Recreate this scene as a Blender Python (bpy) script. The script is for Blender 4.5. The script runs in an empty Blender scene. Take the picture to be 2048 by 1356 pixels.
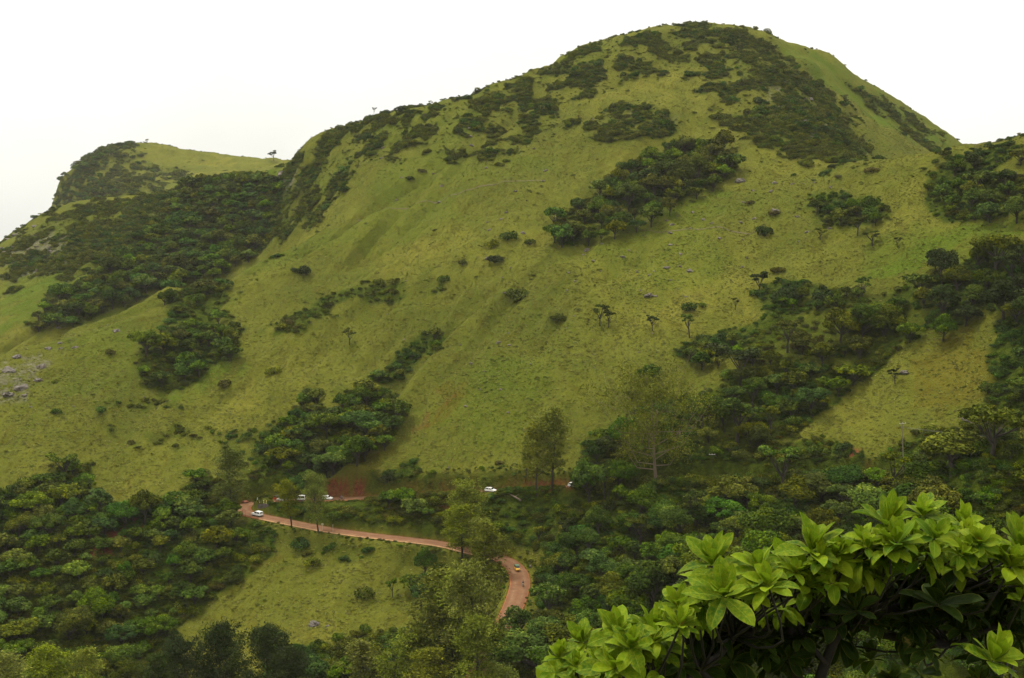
import bpy, math, random, time
import numpy as np
from mathutils import Vector, Matrix
T0 = time.time()
random.seed(7)
RNG = np.random.default_rng(7)
scene = bpy.context.scene

# ------------------------------------------------------------------ camera
F_PX = 2200.0                       # focal length in photo pixels (photo is 2048 x 1356)
PITCH = math.atan(178 / 2200.0)     # eye level lies 178 px above the middle of the frame
cam_data = bpy.data.cameras.new('camera')
cam = bpy.data.objects.new('camera', cam_data)
scene.collection.objects.link(cam)
cam_data.sensor_width = 36.0
cam_data.lens = F_PX * 36.0 / 2048.0
cam_data.clip_start = 0.1
cam_data.clip_end = 12000.0
cam.location = (0, 0, 0)
cam.rotation_euler = (math.pi / 2 - PITCH, 0, 0)
scene.camera = cam

# ------------------------------------------------------------------ overcast sky
SUN_EL, SUN_ROT = math.radians(64), math.radians(-48)
world = bpy.data.worlds.new('World')
scene.world = world
world.use_nodes = True
wn, wl = world.node_tree.nodes, world.node_tree.links
wn.clear()
w_out = wn.new('ShaderNodeOutputWorld')
w_bg = wn.new('ShaderNodeBackground')
sky = wn.new('ShaderNodeTexSky')
sky.sky_type = 'NISHITA'
sky.sun_disc = False
sky.sun_elevation = SUN_EL
sky.sun_rotation = SUN_ROT
sky.air_density = 1.0
sky.dust_density = 4.0
hsv = wn.new('ShaderNodeHueSaturation')
hsv.inputs['Saturation'].default_value = 0.12     # cloud cover takes the blue out
wl.new(sky.outputs[0], hsv.inputs['Color'])
cloud = wn.new('ShaderNodeMix'); cloud.data_type = 'RGBA'
cloud.inputs[0].default_value = 0.85
wtc = wn.new('ShaderNodeTexCoord')
wsep = wn.new('ShaderNodeSeparateXYZ')
wl.new(wtc.outputs['Generated'], wsep.inputs[0])
ramp = wn.new('ShaderNodeValToRGB')                # cloud layer, brighter towards the zenith
wl.new(wsep.outputs['Z'], ramp.inputs[0])
ramp.color_ramp.elements[0].position = 0.0
ramp.color_ramp.elements[0].color = (5.7, 5.7, 5.4, 1)
ramp.color_ramp.elements[1].position = 0.9
ramp.color_ramp.elements[1].color = (14.5, 14.0, 12.6, 1)
e = ramp.color_ramp.elements.new(0.12); e.color = (7.1, 7.05, 6.5, 1)
wl.new(hsv.outputs[0], cloud.inputs[6])
cn = wn.new('ShaderNodeTexNoise'); cn.inputs['Scale'].default_value = 2.2; cn.inputs['Detail'].default_value = 4
wl.new(wtc.outputs['Generated'], cn.inputs['Vector'])
cr_ = wn.new('ShaderNodeMapRange'); cr_.inputs['From Min'].default_value = .3; cr_.inputs['From Max'].default_value = .7; cr_.inputs['To Min'].default_value = .86; cr_.inputs['To Max'].default_value = 1.12
wl.new(cn.outputs['Fac'], cr_.inputs['Value'])
cm_ = wn.new('ShaderNodeVectorMath'); cm_.operation = 'SCALE'
wl.new(ramp.outputs[0], cm_.inputs[0]); wl.new(cr_.outputs[0], cm_.inputs['Scale'])
wl.new(cm_.outputs[0], cloud.inputs[7])
wl.new(cloud.outputs[2], w_bg.inputs['Color'])
w_bg.inputs['Strength'].default_value = 0.12
wl.new(w_bg.outputs[0], w_out.inputs[0])

sun_data = bpy.data.lights.new('sun', 'SUN')
sun = bpy.data.objects.new('sun', sun_data)
scene.collection.objects.link(sun)
sun_data.energy = 2.4
sun_data.angle = math.radians(10)
sun_data.color = (1.0, 0.95, 0.84)
sd = Vector((math.sin(SUN_ROT) * math.cos(SUN_EL), math.cos(SUN_ROT) * math.cos(SUN_EL), math.sin(SUN_EL)))
sun.rotation_euler = sd.to_track_quat('Z', 'Y').to_euler()
sun.location = (0, 0, 900)

scene.view_settings.view_transform = 'Standard'
scene.view_settings.look = 'None'
scene.view_settings.exposure = 0.47
scene.view_settings.gamma = 1.0
scene.render.film_transparent = False
scene.cycles.max_bounces = 6
scene.cycles.diffuse_bounces = 2
scene.cycles.transmission_bounces = 2
scene.cycles.volume_bounces = 0
scene.cycles.use_denoising = True
scene.cycles.denoising_prefilter = 'ACCURATE'

# ------------------------------------------------------------------ pixel <-> world helpers (used to survey where things stand)
CP, SP = math.cos(PITCH), math.sin(PITCH)
def ray(px, py):
    u = (px - 1024.0) / F_PX; v = (678.0 - py) / F_PX
    return np.array([u, CP + v * SP, -SP + v * CP])
def pt(px, py, D):
    d = ray(px, py); return d * (D / d[1])
def proj(x, y, z):
    dep = y * CP - z * SP
    up = y * SP + z * CP
    dep = np.maximum(dep, 0.01)
    return 1024 + F_PX * x / dep, 678 - F_PX * up / dep

# ------------------------------------------------------------------ noise in numpy
def _hash(ix, iy, seed):
    h = (ix.astype(np.int64) * 374761393 + iy.astype(np.int64) * 668265263 + seed * 1442695041) & 0xFFFFFFFF
    h = ((h ^ (h >> 13)) * 1274126177) & 0xFFFFFFFF
    h = h ^ (h >> 16)
    return (h & 0xFFFFFF) / float(0xFFFFFF)
def vnoise(x, y, seed=0):
    ix = np.floor(x); iy = np.floor(y); fx = x - ix; fy = y - iy
    fx = fx * fx * fx * (fx * (fx * 6 - 15) + 10); fy = fy * fy * fy * (fy * (fy * 6 - 15) + 10)
    a = _hash(ix, iy, seed); b = _hash(ix + 1, iy, seed); c = _hash(ix, iy + 1, seed); d = _hash(ix + 1, iy + 1, seed)
    return (a * (1 - fx) + b * fx) * (1 - fy) + (c * (1 - fx) + d * fx) * fy - 0.5
def fbm(x, y, seed=0, octs=4, gain=0.5):
    s = 0; a = 1.0; f = 1.0; t = 0
    for o in range(octs):
        s = s + a * vnoise(x * f + 17.3 * o, y * f - 9.1 * o, seed + o); t += a; a *= gain; f *= 2.03
    return s / t * 2

# ------------------------------------------------------------------ terrain survey points: (px, py, forward distance)
CT = []
def column(px, D0, y0, s, ys, sky=True):
    """walk up a hillside of slope s from a known point and add the ground seen at each photo height"""
    p = pt(px, y0, D0); D, z = D0, p[2]; CT.append(tuple(p))
    for y in ys:
        sl = s
        if isinstance(y, tuple): y, sl = y
        d = ray(px, y); e = d[2] / d[1]
        Dn = (z - sl * D) / (e - sl)
        z = e * Dn; D = Dn
        CT.append(tuple(pt(px, y, D)))
    if sky:
        q = pt(px, y, D); CT.append((q[0] * 1.1, D + 75, q[2] - 14)); CT.append((q[0] * 1.25, D + 200, q[2] - 85))
    return D
def C(*pts):
    for px, py, D in pts: CT.append(tuple(pt(px, py, D)))
def CZ(*pts):       # hidden ground: (px, distance, height)
    for px, D, z in pts: CT.append(((px - 1024) / F_PX * D, D, z))

# main face
column(640, 387, 999, .42, [930, (850, .46), (750, .47), (640, .47), (540, .45), (455, .38)], False)
column(740, 382, 994, .40, [930, (850, .44), (760, .47), (640, .48), (520, .48), (420, .47), (330, .46), (270,.44), 236])
column(850, 374, 990, .45, [900, 800, (700, .46), (600, .48), (480, .48), (370, .48), (280, .5), 219])
column(940, 368, 985, .52, [900, (800, .50), (700, .50), (600, .47), (480, .47), (370, .46), (270, .48), 190])
column(1050, 361, 979, .52, [900, 800, (700, .49), (600, .49), (480, .46), (370, .46), (270, .48), (190, .5), 146])
column(1150, 354, 972, .50, [900, 800, (700, .49), (600, .49), (480, .45), (370, .46), (270, .48), (180, .5), 100])
column(1240, 347, 970, .50, [900, 800, (700, .49), (600, .49), (480, .46), (390, .44), (270, .47), (170, .52), 70])
column(1340, 340, 966, .46, [900, 800, (700, .48), (600, .48), (480, .46), (390, .45), (290, .45), (230, .6), (150, .52), 51])
column(1430, 335, 962, .45, [880, 790, (700, .47), (600, .49), (480, .47), (350, .44), (250, .47), (130, .56), 49])
column(1530, 329, 960, .42, [880, 790, (700, .46), (600, .47), (480, .48), (350, .44), (250, .48), (130, .56), 63])
# right end of the face and the arete
column(1620, 322, 955, .42, [880, 780, (680, .47), (580, .48), (470, .50), (360, .45), (300, .42), (230, .60)], False)
C((1600, 150, 755), (1660, 210, 725), (1700, 260, 700), (1560, 90, 800), (1740, 312, 660))
C((1585, 80, 850), (1640, 104, 880), (1700, 140, 890), (1760, 180, 890), (1850, 244, 890), (1935, 300, 885))
C((1720, 200, 830), (1800, 265, 800), (1850, 300, 790))
CZ((1640, 980, 140), (1760, 1000, 110), (1850, 1000, 75), (1935, 1000, 45), (1700, 1150, 40), (1900, 1200, 0))
CZ((2000, 880, 40), (2100, 860, 5), (2300, 850, -40), (2020, 1000, 10))
# near spur on the right
column(1700, 316, 948, .44, [860, 760, (660, .48), (560, .52), (460, .52), (380, .50), 340], False)
column(1800, 306, 945, .48, [860, 760, (660, .52), (560, .54), (460, .54), (380, .52), 328], False)
column(1920, 292, 960, .52, [860, 760, (660, .55), (560, .56), (460, .55), (380, .55), 318], False)
column(2048, 272, 985, .55, [860, 760, (660, .58), (560, .58), (460, .56), (380, .55), 305], False)
column(2250, 240, 1000, .60, [860, 700, 560, 420, 290], False)
CZ((1760, 600, 38), (1850, 560, 34), (1950, 540, 36), (2048, 540, 40), (2250, 520, 44), (1900, 660, 22), (2050, 680, 14), (2250, 700, 8), (1800, 700, 60))
# left end of the face: its crest stands in front of a side valley
column(560, 390, 1001, .38, [940, (850, .45), (750, .46), (640, .46), (560, .45), (490, .42)], False)
column(450, 397, 985, .42, [900, 800, (700, .43), (620, .42), (565, .38), (548, .25)], False)
column(330, 392, 1000, .45, [920, 820, (720, .44), (640, .42), (590, .36), (574, .25)], False)
column(180, 386, 1010, .48, [920, 820, (730, .43), (660, .36), (633, .25)], False)
column(0, 380, 1020, .48, [920, 820, (750, .40), (700, .32), (682, .22)], False)
column(-250, 370, 1040, .48, [920, 850, (790, .35), (765, .2)], False)
CZ((560, 690, -4), (480, 640, -30), (400, 610, -40), (300, 590, -50), (160, 560, -62), (0, 545, -66), (-250, 520, -70))
# wooded ridge across the side valley
C((600, 420, 720), (640, 370, 725), (690, 300, 745), (670, 268, 778), (690, 258, 778), (720, 246, 776), (640, 284, 775), (540, 440, 760), (500, 500, 735), (420, 530, 715), (300, 572, 690), (150, 625, 665), (60, 640, 660), (-60, 660, 660))
C((450, 440, 790), (330, 480, 770), (200, 520, 750), (80, 560, 740), (0, 590, 730), (540, 380, 810))
C((400, 375, 850), (300, 410, 850), (200, 430, 840), (100, 470, 820), (0, 520, 800))
C((600, 300, 800), (555, 328, 860), (520, 345, 885), (470, 352, 890), (400, 352, 900), (330, 387, 900), (250, 392, 905), (180, 405, 905), (110, 422, 890), (60, 445, 880), (0, 486, 870), (-80, 520, 860), (-300, 600, 830))
CZ((500, 990, 30), (400, 1000, 28), (300, 1000, 15), (180, 1000, 10), (60, 980, 0), (-60, 960, -20), (-300, 940, -80))
# far hill
C((112, 415, 1400), (160, 410, 1330), (250, 395, 1300), (330, 390, 1290), (420, 355, 1330), (500, 345, 1380))
C((118, 368, 1460), (145, 346, 1480), (200, 302, 1500), (235, 288, 1510), (265, 283, 1520), (330, 291, 1540), (400, 302, 1560), (480, 314, 1580), (545, 325, 1590), (650, 340, 1600))
C((190, 350, 1410), (260, 335, 1430), (350, 335, 1450), (450, 335, 1480))
CZ((200, 1640, 90), (300, 1650, 90), (450, 1680, 80), (600, 1700, 60), (112, 1560, 40), (85, 1440, 5), (80, 1340, -10), (85, 1530, -5), (20, 1450, -60), (20, 1300, -50), (200, 1130, 5), (350, 1130, 20), (500, 1150, 40), (-250, 1400, -120), (-200, 1150, -90))
CZ((700, 1300, 60), (900, 1250, 60), (1200, 1300, 60), (1500, 1300, 30), (1800, 1400, -60), (2200, 1200, -80), (300, 1900, -20), (1000, 1800, -60), (1800, 1800, -100), (-300, 1900, -150))
# strip between the two roads and the lower slope
C((720, 1068, 361), (880, 1086, 350), (1000, 1116, 337), (1040, 1140, 328), (1045, 1165, 318), (1035, 1205, 302), (520, 1034, 380), (640, 1058, 368), (470, 1018, 391))
C((1100, 1060, 335), (1200, 1030, 332), (1300, 1030, 325), (1130, 1150, 312), (1200, 1120, 305), (1350, 1100, 300), (1500, 1060, 292), (1700, 1060, 275), (1900, 1080, 250), (2048, 1100, 232))
C((1150, 1230, 285), (1300, 1250, 262), (1500, 1250, 245), (1750, 1250, 228), (2048, 1300, 190), (1050, 1260, 285))
C((880, 1130, 343), (700, 1110, 353), (560, 1090, 366), (900, 1200, 325), (760, 1200, 330), (600, 1180, 340), (480, 1180, 345), (850, 1290, 303), (650, 1270, 318), (500, 1290, 318), (360, 1290, 322), (1000, 1290, 290))
C((420, 1100, 362), (300, 1080, 367), (150, 1080, 365), (0, 1110, 358), (320, 1190, 346), (150, 1200, 338), (0, 1220, 332), (200, 1320, 314), (0, 1340, 306), (-250, 1200, 330))
# valley floor and the near hillside the photograph is taken from
for px in (-300, 200, 600, 1000, 1350, 1700, 2100):
    CZ((px, 235, -122 if px < 900 else -122 + (px - 900) * .012), (px, 180, -124 if px < 1200 else -108), (px, 120, -92 if px < 1500 else -82), (px, 70, -58), (px, 30, -25))
CZ((-3000, 12, -10), (1024, 12, -10), (5000, 12, -10))
CT += [(-20, 0, -2.6), (0, 0, -2.0), (20, 0, -2.4), (-30, -30, 2), (0, -30, 1), (30, -30, 3)]

CT = np.array(CT)
SC = 300.0
def tps_fit(P):
    n = len(P); X = P[:, :2] / SC
    d2 = ((X[:, None] - X[None]) ** 2).sum(-1) + 1e-12
    K = 0.5 * d2 * np.log(d2) + np.eye(n) * 2e-5
    A = np.zeros((n + 3, n + 3)); A[:n, :n] = K; A[:n, n] = 1; A[:n, n + 1:] = X
    A[n, :n] = 1; A[n + 1:, :n] = X.T
    b = np.zeros(n + 3); b[:n] = P[:, 2]
    return np.linalg.solve(A, b), X
TW, TX = tps_fit(CT)
def tps(x, y):
    x = x / SC; y = y / SC; out = TW[-3] + TW[-2] * x + TW[-1] * y
    for w, (a, b) in zip(TW[:-3], TX):
        d2 = (x - a) ** 2 + (y - b) ** 2 + 1e-12
        out += w * 0.5 * d2 * np.log(d2)
    return out

# ------------------------------------------------------------------ the road: centre line surveyed from the photograph
ROAD_PX = [(930, 1420, 246), (960, 1345, 264), (992, 1280, 281), (1018, 1232, 295), (1034, 1192, 308), (1040, 1163, 320), (1032, 1138, 330), (1003, 1117, 338.5), (940, 1101, 344.5),
           (880, 1087, 350), (800, 1077, 355), (720, 1068, 361), (640, 1056, 368), (570, 1042, 375), (525, 1033, 380.5), (495, 1026, 386), (485, 1018, 391),
           (491, 1010, 396.5), (515, 1005, 399), (560, 1001, 396), (620, 999, 391), (700, 997, 386), (800, 992, 379), (900, 987, 372), (1000, 982, 365),
           (1150, 973, 355), (1300, 968, 345), (1450, 962, 336), (1600, 957, 326), (1740, 952, 312), (1900, 975, 285), (2048, 1010, 255), (2250, 1060, 222)]
rp = np.array([pt(*p) for p in ROAD_PX])
def catmull(P, n=14):
    out = []
    Q = np.vstack([2 * P[0] - P[1], P, 2 * P[-1] - P[-2]])
    for i in range(1, len(Q) - 2):
        p0, p1, p2, p3 = Q[i - 1], Q[i], Q[i + 1], Q[i + 2]
        for t in np.arange(n) / n:
            out.append(0.5 * ((2 * p1) + (-p0 + p2) * t + (2 * p0 - 5 * p1 + 4 * p2 - p3) * t * t + (-p0 + 3 * p1 - 3 * p2 + p3) * t ** 3))
    out.append(P[-1]); return np.array(out)
ROAD = catmull(rp)
for _ in range(12):                 # even out the gradient
    ROAD[1:-1, 2] = (ROAD[:-2, 2] + ROAD[1:-1, 2] + ROAD[2:, 2]) / 3
ROAD_T = np.gradient(ROAD[:, :2], axis=0); ROAD_T /= np.linalg.norm(ROAD_T, axis=1)[:, None]
def road_near(x, y):
    """distance to the centre line and height of the road there"""
    x = np.asarray(x, float); y = np.asarray(y, float)
    best = np.full(x.shape, 1e9); zr = np.zeros(x.shape); 
    for k in range(len(ROAD) - 1):
        ax, ay, az = ROAD[k]; bx, by, bz = ROAD[k + 1]
        dx, dy = bx - ax, by - ay; L = dx * dx + dy * dy + 1e-9
        t = np.clip(((x - ax) * dx + (y - ay) * dy) / L, 0, 1)
        d = np.hypot(x - ax - t * dx, y - ay - t * dy)
        m = d < best
        best = np.where(m, d, best); zr = np.where(m, az + t * (bz - az), zr)
    return best, zr
def sstep(a, b, x):
    t = np.clip((x - a) / (b - a), 0, 1); return t * t * (3 - 2 * t)
ROAD_HW = 2.55

# ------------------------------------------------------------------ terrain grid: rows of constant y, columns fanning out from y = -40
AP = 40.0
ys = np.concatenate([np.arange(-34, 60, 3.0), np.arange(60, 225, 2.2), np.arange(225, 282, 1.1), np.arange(282, 420, .62), np.arange(420, 620, .95),
                     np.arange(620, 930, 1.5), np.arange(930, 1720, 5.0), np.geomspace(1720, 3500, 24)])
uu = np.arange(-.56, .5601, .00125)
ext = .56 * np.geomspace(1.03, 1.6, 20)
uu = np.concatenate([-ext[::-1], uu, ext])
NY, NX = len(ys), len(uu)
GY, GU = np.meshgrid(ys, uu, indexing='ij')
GX = GU * (GY + AP)
cu = np.linspace(uu[0], uu[-1], 10)   # coarse tps evaluation, then bilinear
ci = np.unique(np.concatenate([np.arange(0, NX, 6), [NX - 1]])); cj = np.unique(np.concatenate([np.arange(0, NY, 5), [NY - 1]]))
ZC = tps(GX[np.ix_(cj, ci)], GY[np.ix_(cj, ci)])
tmp = np.array([np.interp(uu, uu[ci], r) for r in ZC])
GZ = np.array([np.interp(ys, ys[cj], tmp[:, i]) for i in range(NX)]).T
# far and outer ground sinks away to a plain
far = sstep(1650, 2300, GY) ; GZ = GZ * (1 - far) + (-170) * far
side = sstep(.62, 1.3, np.abs(GU)) * sstep(420, 900, GY); GZ = GZ * (1 - side) + (-120) * side
GZ = np.maximum(GZ, -175)
# relief
w1 = sstep(60, 200, GY)
crestw = 1.0
GZ = GZ + w1 * (3.6 * fbm(GX / 60, GY / 60, 3, 3) + 2.3 * fbm((GX - .38 * GY) / 14, (GY + .38 * GX) / 46, 5, 3)) * sstep(0, 1, 1)
rib = np.abs(fbm((GX * .86 - GY * .5) / 46, (GX * .5 + GY * .86) / 190, 11, 3))
GZ = GZ - w1 * (4.8 * (0.25 - np.minimum(rib, .25)) / .25) * sstep(.0, .25, fbm(GX / 130, GY / 130, 29, 2) + .12)
GZ = GZ + w1 * (.55 * fbm(GX / 5.5, GY / 5.5, 8, 3) + .22 * fbm(GX / 1.7, GY / 1.9, 21, 2))
# narrow gully right of the spur crest in the middle of the face, with a sharp lip
def seg_dist(P, x, y):
    best = np.full(x.shape, 1e9); sd = np.zeros(x.shape); par = np.zeros(x.shape); acc = 0
    for (ax, ay), (bx, by) in zip(P[:-1], P[1:]):
        dx, dy = bx - ax, by - ay; L = math.hypot(dx, dy)
        t = np.clip(((x - ax) * dx + (y - ay) * dy) / L / L, 0, 1)
        d = np.hypot(x - ax - t * dx, y - ay - t * dy)
        m = d < best; best = np.where(m, d, best)
        sd = np.where(m, np.sign((x - ax) * dy - (y - ay) * dx), sd); par = np.where(m, acc + t, par); acc += 1
    return best, sd, par / acc
def coarse_ground(px, py):
    """where the ray through a photo pixel first meets the ground"""
    d = ray(px, py); Y = np.linspace(60, 1700, 3300)
    X = d[0] / d[1] * Y; Z = d[2] / d[1] * Y
    g = ground(X, Y); hit = np.where(g >= Z)[0]
    if not len(hit): return None
    i = hit[0]
    if i == 0: return np.array([X[0], Y[0], g[0]])
    a, b = Z[i - 1] - g[i - 1], g[i] - Z[i]; t = a / (a + b + 1e-9)
    yy = Y[i - 1] + t * (Y[i] - Y[i - 1]); xx = d[0] / d[1] * yy
    return np.array([xx, yy, float(ground(np.array([xx]), np.array([yy]))[0])])
def ground(x, y):
    x = np.asarray(x, float); y = np.asarray(y, float)
    fj = np.interp(y, ys, np.arange(NY)); fi = np.interp(x / (y + AP), uu, np.arange(NX))
    j = np.clip(fj.astype(int), 0, NY - 2); i = np.clip(fi.astype(int), 0, NX - 2); fj = fj - j; fi = fi - i
    return (GZ[j, i] * (1 - fi) + GZ[j, i + 1] * fi) * (1 - fj) + (GZ[j + 1, i] * (1 - fi) + GZ[j + 1, i + 1] * fi) * fj
hit = coarse_ground
def gully(pxs, depth, width, side=1, lip=0):
    P = [coarse_ground(*p)[:2] for p in pxs]
    P = [tuple(p) for p in P]
    x0, x1 = min(p[0] for p in P) - 60, max(p[0] for p in P) + 60; y0, y1 = min(p[1] for p in P) - 60, max(p[1] for p in P) + 60
    m = (GX > x0) & (GX < x1) & (GY > y0) & (GY < y1)
    d, s, t = seg_dist(P, GX[m], GY[m])
    fade = np.sin(np.pi * np.clip(t, .04, .96)) ** .5
    sd = d * s * side
    wL = np.where(sd > 0, width * .35, width)          # steep on one side, gentle on the other
    g = -depth * np.exp(-(sd / wL) ** 2) * fade
    g += lip * np.exp(-((sd - width * .75) / (width * .5)) ** 2) * fade
    GZ[m] += g
gully([(640, 985), (700, 890), (770, 800), (850, 705), (920, 640), (1010, 560)], 9, 13, 1, 4.0)
gully([(500, 985), (560, 900), (620, 800), (690, 730)], 4, 12, 1, 1)
gully([(1130, 465), (1230, 400), (1340, 345), (1450, 295)], 6, 16, 1, 1)
gully([(200, 1000), (215, 900), (300, 800), (400, 700), (440, 600)], 4, 12, 1, .5)
gully([(560, 640), (680, 620), (860, 590), (960, 560), (1060, 500)], 3.5, 11, 1, 1)
gully([(1180, 930), (1260, 850), (1400, 740), (1520, 600), (1600, 540)], 3, 14, 1, 1)
# road bench with cut banks
m = (GY > 215) & (GY < 420) & (np.abs(GX) < 190)
dr, zr = road_near(GX[m], GY[m]); nz = GZ[m]
RD = np.full(GX.shape, 99.0); RD[m] = dr
pxm = proj(GX[m], GY[m], nz)[0]
ui_ = np.arange(len(ROAD)) > len(ROAD) * .56; us_ = np.argsort(ROAD[ui_, 0])
y_upper = np.interp(GX[m], ROAD[ui_, 0][us_], ROAD[ui_, 1][us_])
near_side = (GY[m] < y_upper) & (pxm > 545)
nz = np.where(near_side & (dr < 11), np.minimum(nz, zr + .15 - .28 * np.maximum(dr - 4.5, 0) * (zr > -91.8) + 30 * (zr <= -91.8)), nz)
up = sstep(-1.0, 1.5, nz - zr) * (~near_side)
bank = up * np.exp(-((dr - 6) / 4.0) ** 2) * (1.6 * sstep(620, 660, pxm) * (1 - sstep(1500, 1600, pxm)) + 2.8 * np.exp(-((pxm - 693) / 45) ** 2))
nz = nz + bank
t_up = sstep(ROAD_HW + .5, ROAD_HW + 2.6, dr); t_dn = sstep(ROAD_HW + .9, ROAD_HW + 6, dr)
tt = np.where(nz > zr, t_up, t_dn)
GZ[m] = (zr - .25) * (1 - tt) + nz * tt
berm = (nz <= zr + .3) & (zr > -91) & (pxm > 690)
GZ[m] += np.where(berm, .95 * np.exp(-((dr - 4.4) / 1.0) ** 2) * sstep(738, 775, pxm), 0)

# ------------------------------------------------------------------ mesh and tagging helpers
COL = scene.collection
def link(o, parent=None):
    COL.objects.link(o)
    if parent is not None: o.parent = parent
    return o
def tag(o, label=None, cat=None, group=None, kind=None):
    if label: o['label'] = label
    if cat: o['category'] = cat
    if group: o['group'] = group
    if kind: o['kind'] = kind
    return o
def np_mesh(name, V, Fq, mats=(), attrs=None, smooth=False, mat_idx=None):
    """V (n,3); Fq (m,k) with one face size"""
    me = bpy.data.meshes.new(name)
    V = np.ascontiguousarray(V, np.float32); Fq = np.ascontiguousarray(Fq, np.int32)
    me.vertices.add(len(V)); me.vertices.foreach_set('co', V.ravel())
    k = Fq.shape[1]
    me.loops.add(Fq.size); me.loops.foreach_set('vertex_index', Fq.ravel())
    me.polygons.add(len(Fq)); me.polygons.foreach_set('loop_start', np.arange(0, Fq.size, k, dtype=np.int32))
    me.polygons.foreach_set('loop_total', np.full(len(Fq), k, np.int32))
    me.polygons.foreach_set('use_smooth', np.full(len(Fq), smooth))
    if mat_idx is not None: me.polygons.foreach_set('material_index', np.ascontiguousarray(mat_idx, np.int32))
    for a, (dom, vals) in (attrs or {}).items():
        at = me.attributes.new(a, 'FLOAT', dom); at.data.foreach_set('value', np.ascontiguousarray(vals, np.float32))
    for m_ in mats: me.materials.append(m_)
    me.update(calc_edges=True)
    return me
class MB:
    """collects simple solids and links them as one mesh object"""
    def __init__(s): s.v = []; s.f = []
    def add(s, vs, fs):
        n = len(s.v); s.v += [tuple(v) for v in vs]; s.f += [tuple(i + n for i in f) for f in fs]
    def box(s, c, d, rz=0.0, taper=1.0):
        hx, hy, hz = d[0] / 2, d[1] / 2, d[2] / 2; vs = []
        for k, z in enumerate((-hz, hz)):
            q = taper if k else 1.0
            for x, y in ((-hx, -hy), (hx, -hy), (hx, hy), (-hx, hy)):
                x, y = x * q, y * q
                vs.append((c[0] + x * math.cos(rz) - y * math.sin(rz), c[1] + x * math.sin(rz) + y * math.cos(rz), c[2] + z))
        s.add(vs, [(3, 2, 1, 0), (4, 5, 6, 7), (0, 1, 5, 4), (1, 2, 6, 5), (2, 3, 7, 6), (3, 0, 4, 7)])
    def tube(s, P, R, n=6, cap=True):
        P = [Vector(p) for p in P]; vs = []
        for i, p in enumerate(P):
            t = (P[min(i + 1, len(P) - 1)] - P[max(i - 1, 0)])
            if t.length < 1e-9: t = Vector((0, 0, 1))
            t.normalize(); a = t.cross(Vector((0.31, 0.95, 0.05))); a.normalize(); b = t.cross(a)
            r = R[i] if hasattr(R, '__len__') else R
            for k in range(n):
                w = 2 * math.pi * k / n; vs.append(p + (a * math.cos(w) + b * math.sin(w)) * r)
        fs = [(i * n + k, i * n + (k + 1) % n, (i + 1) * n + (k + 1) % n, (i + 1) * n + k) for i in range(len(P) - 1) for k in range(n)]
        if cap: fs += [tuple(range(n))[::-1], tuple((len(P) - 1) * n + k for k in range(n))]
        s.add(vs, fs)
    def prism(s, prof, w, axis='y', inset=None):
        """extrude an (a, z) outline across +-w/2"""
        n = len(prof); vs = [(a, -w / 2, z) for a, z in prof] + [(a, w / 2, z) for a, z in prof]
        s.add(vs, [tuple(range(n)), tuple(range(2 * n - 1, n - 1, -1))] + [(i, i + n, (i + 1) % n + n, (i + 1) % n) for i in range(n)])
    def disc_y(s, c, r, w, n=18):
        vs = [(c[0] + r * math.cos(2 * math.pi * k / n), c[1] + sgn * w / 2, c[2] + r * math.sin(2 * math.pi * k / n)) for sgn in (-1, 1) for k in range(n)]
        s.add(vs, [tuple(range(n)), tuple(range(2 * n - 1, n - 1, -1))] + [(i, (i + 1) % n, (i + 1) % n + n, i + n) for i in range(n)])
    def build(s, name, mat, parent=None, bevel=0.0, smooth=False):
        me = bpy.data.meshes.new(name); me.from_pydata(s.v, [], s.f)
        import bmesh
        bm = bmesh.new(); bm.from_mesh(me); bmesh.ops.recalc_face_normals(bm, faces=bm.faces)
        if bevel: bmesh.ops.bevel(bm, geom=list(bm.edges), offset=bevel, segments=2, affect='EDGES', clamp_overlap=True)
        bm.to_mesh(me); bm.free()
        if smooth: me.polygons.foreach_set('use_smooth', [True] * len(me.polygons))
        for m_ in (mat if isinstance(mat, (list, tuple)) else [mat]): me.materials.append(m_)
        return link(bpy.data.objects.new(name, me), parent)
def empty(name, loc, rz=0.0, rot=None):
    o = bpy.data.objects.new(name, None); o.location = loc; o.rotation_euler = rot or (0, 0, rz); o.empty_display_size = .5
    return link(o)

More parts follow.
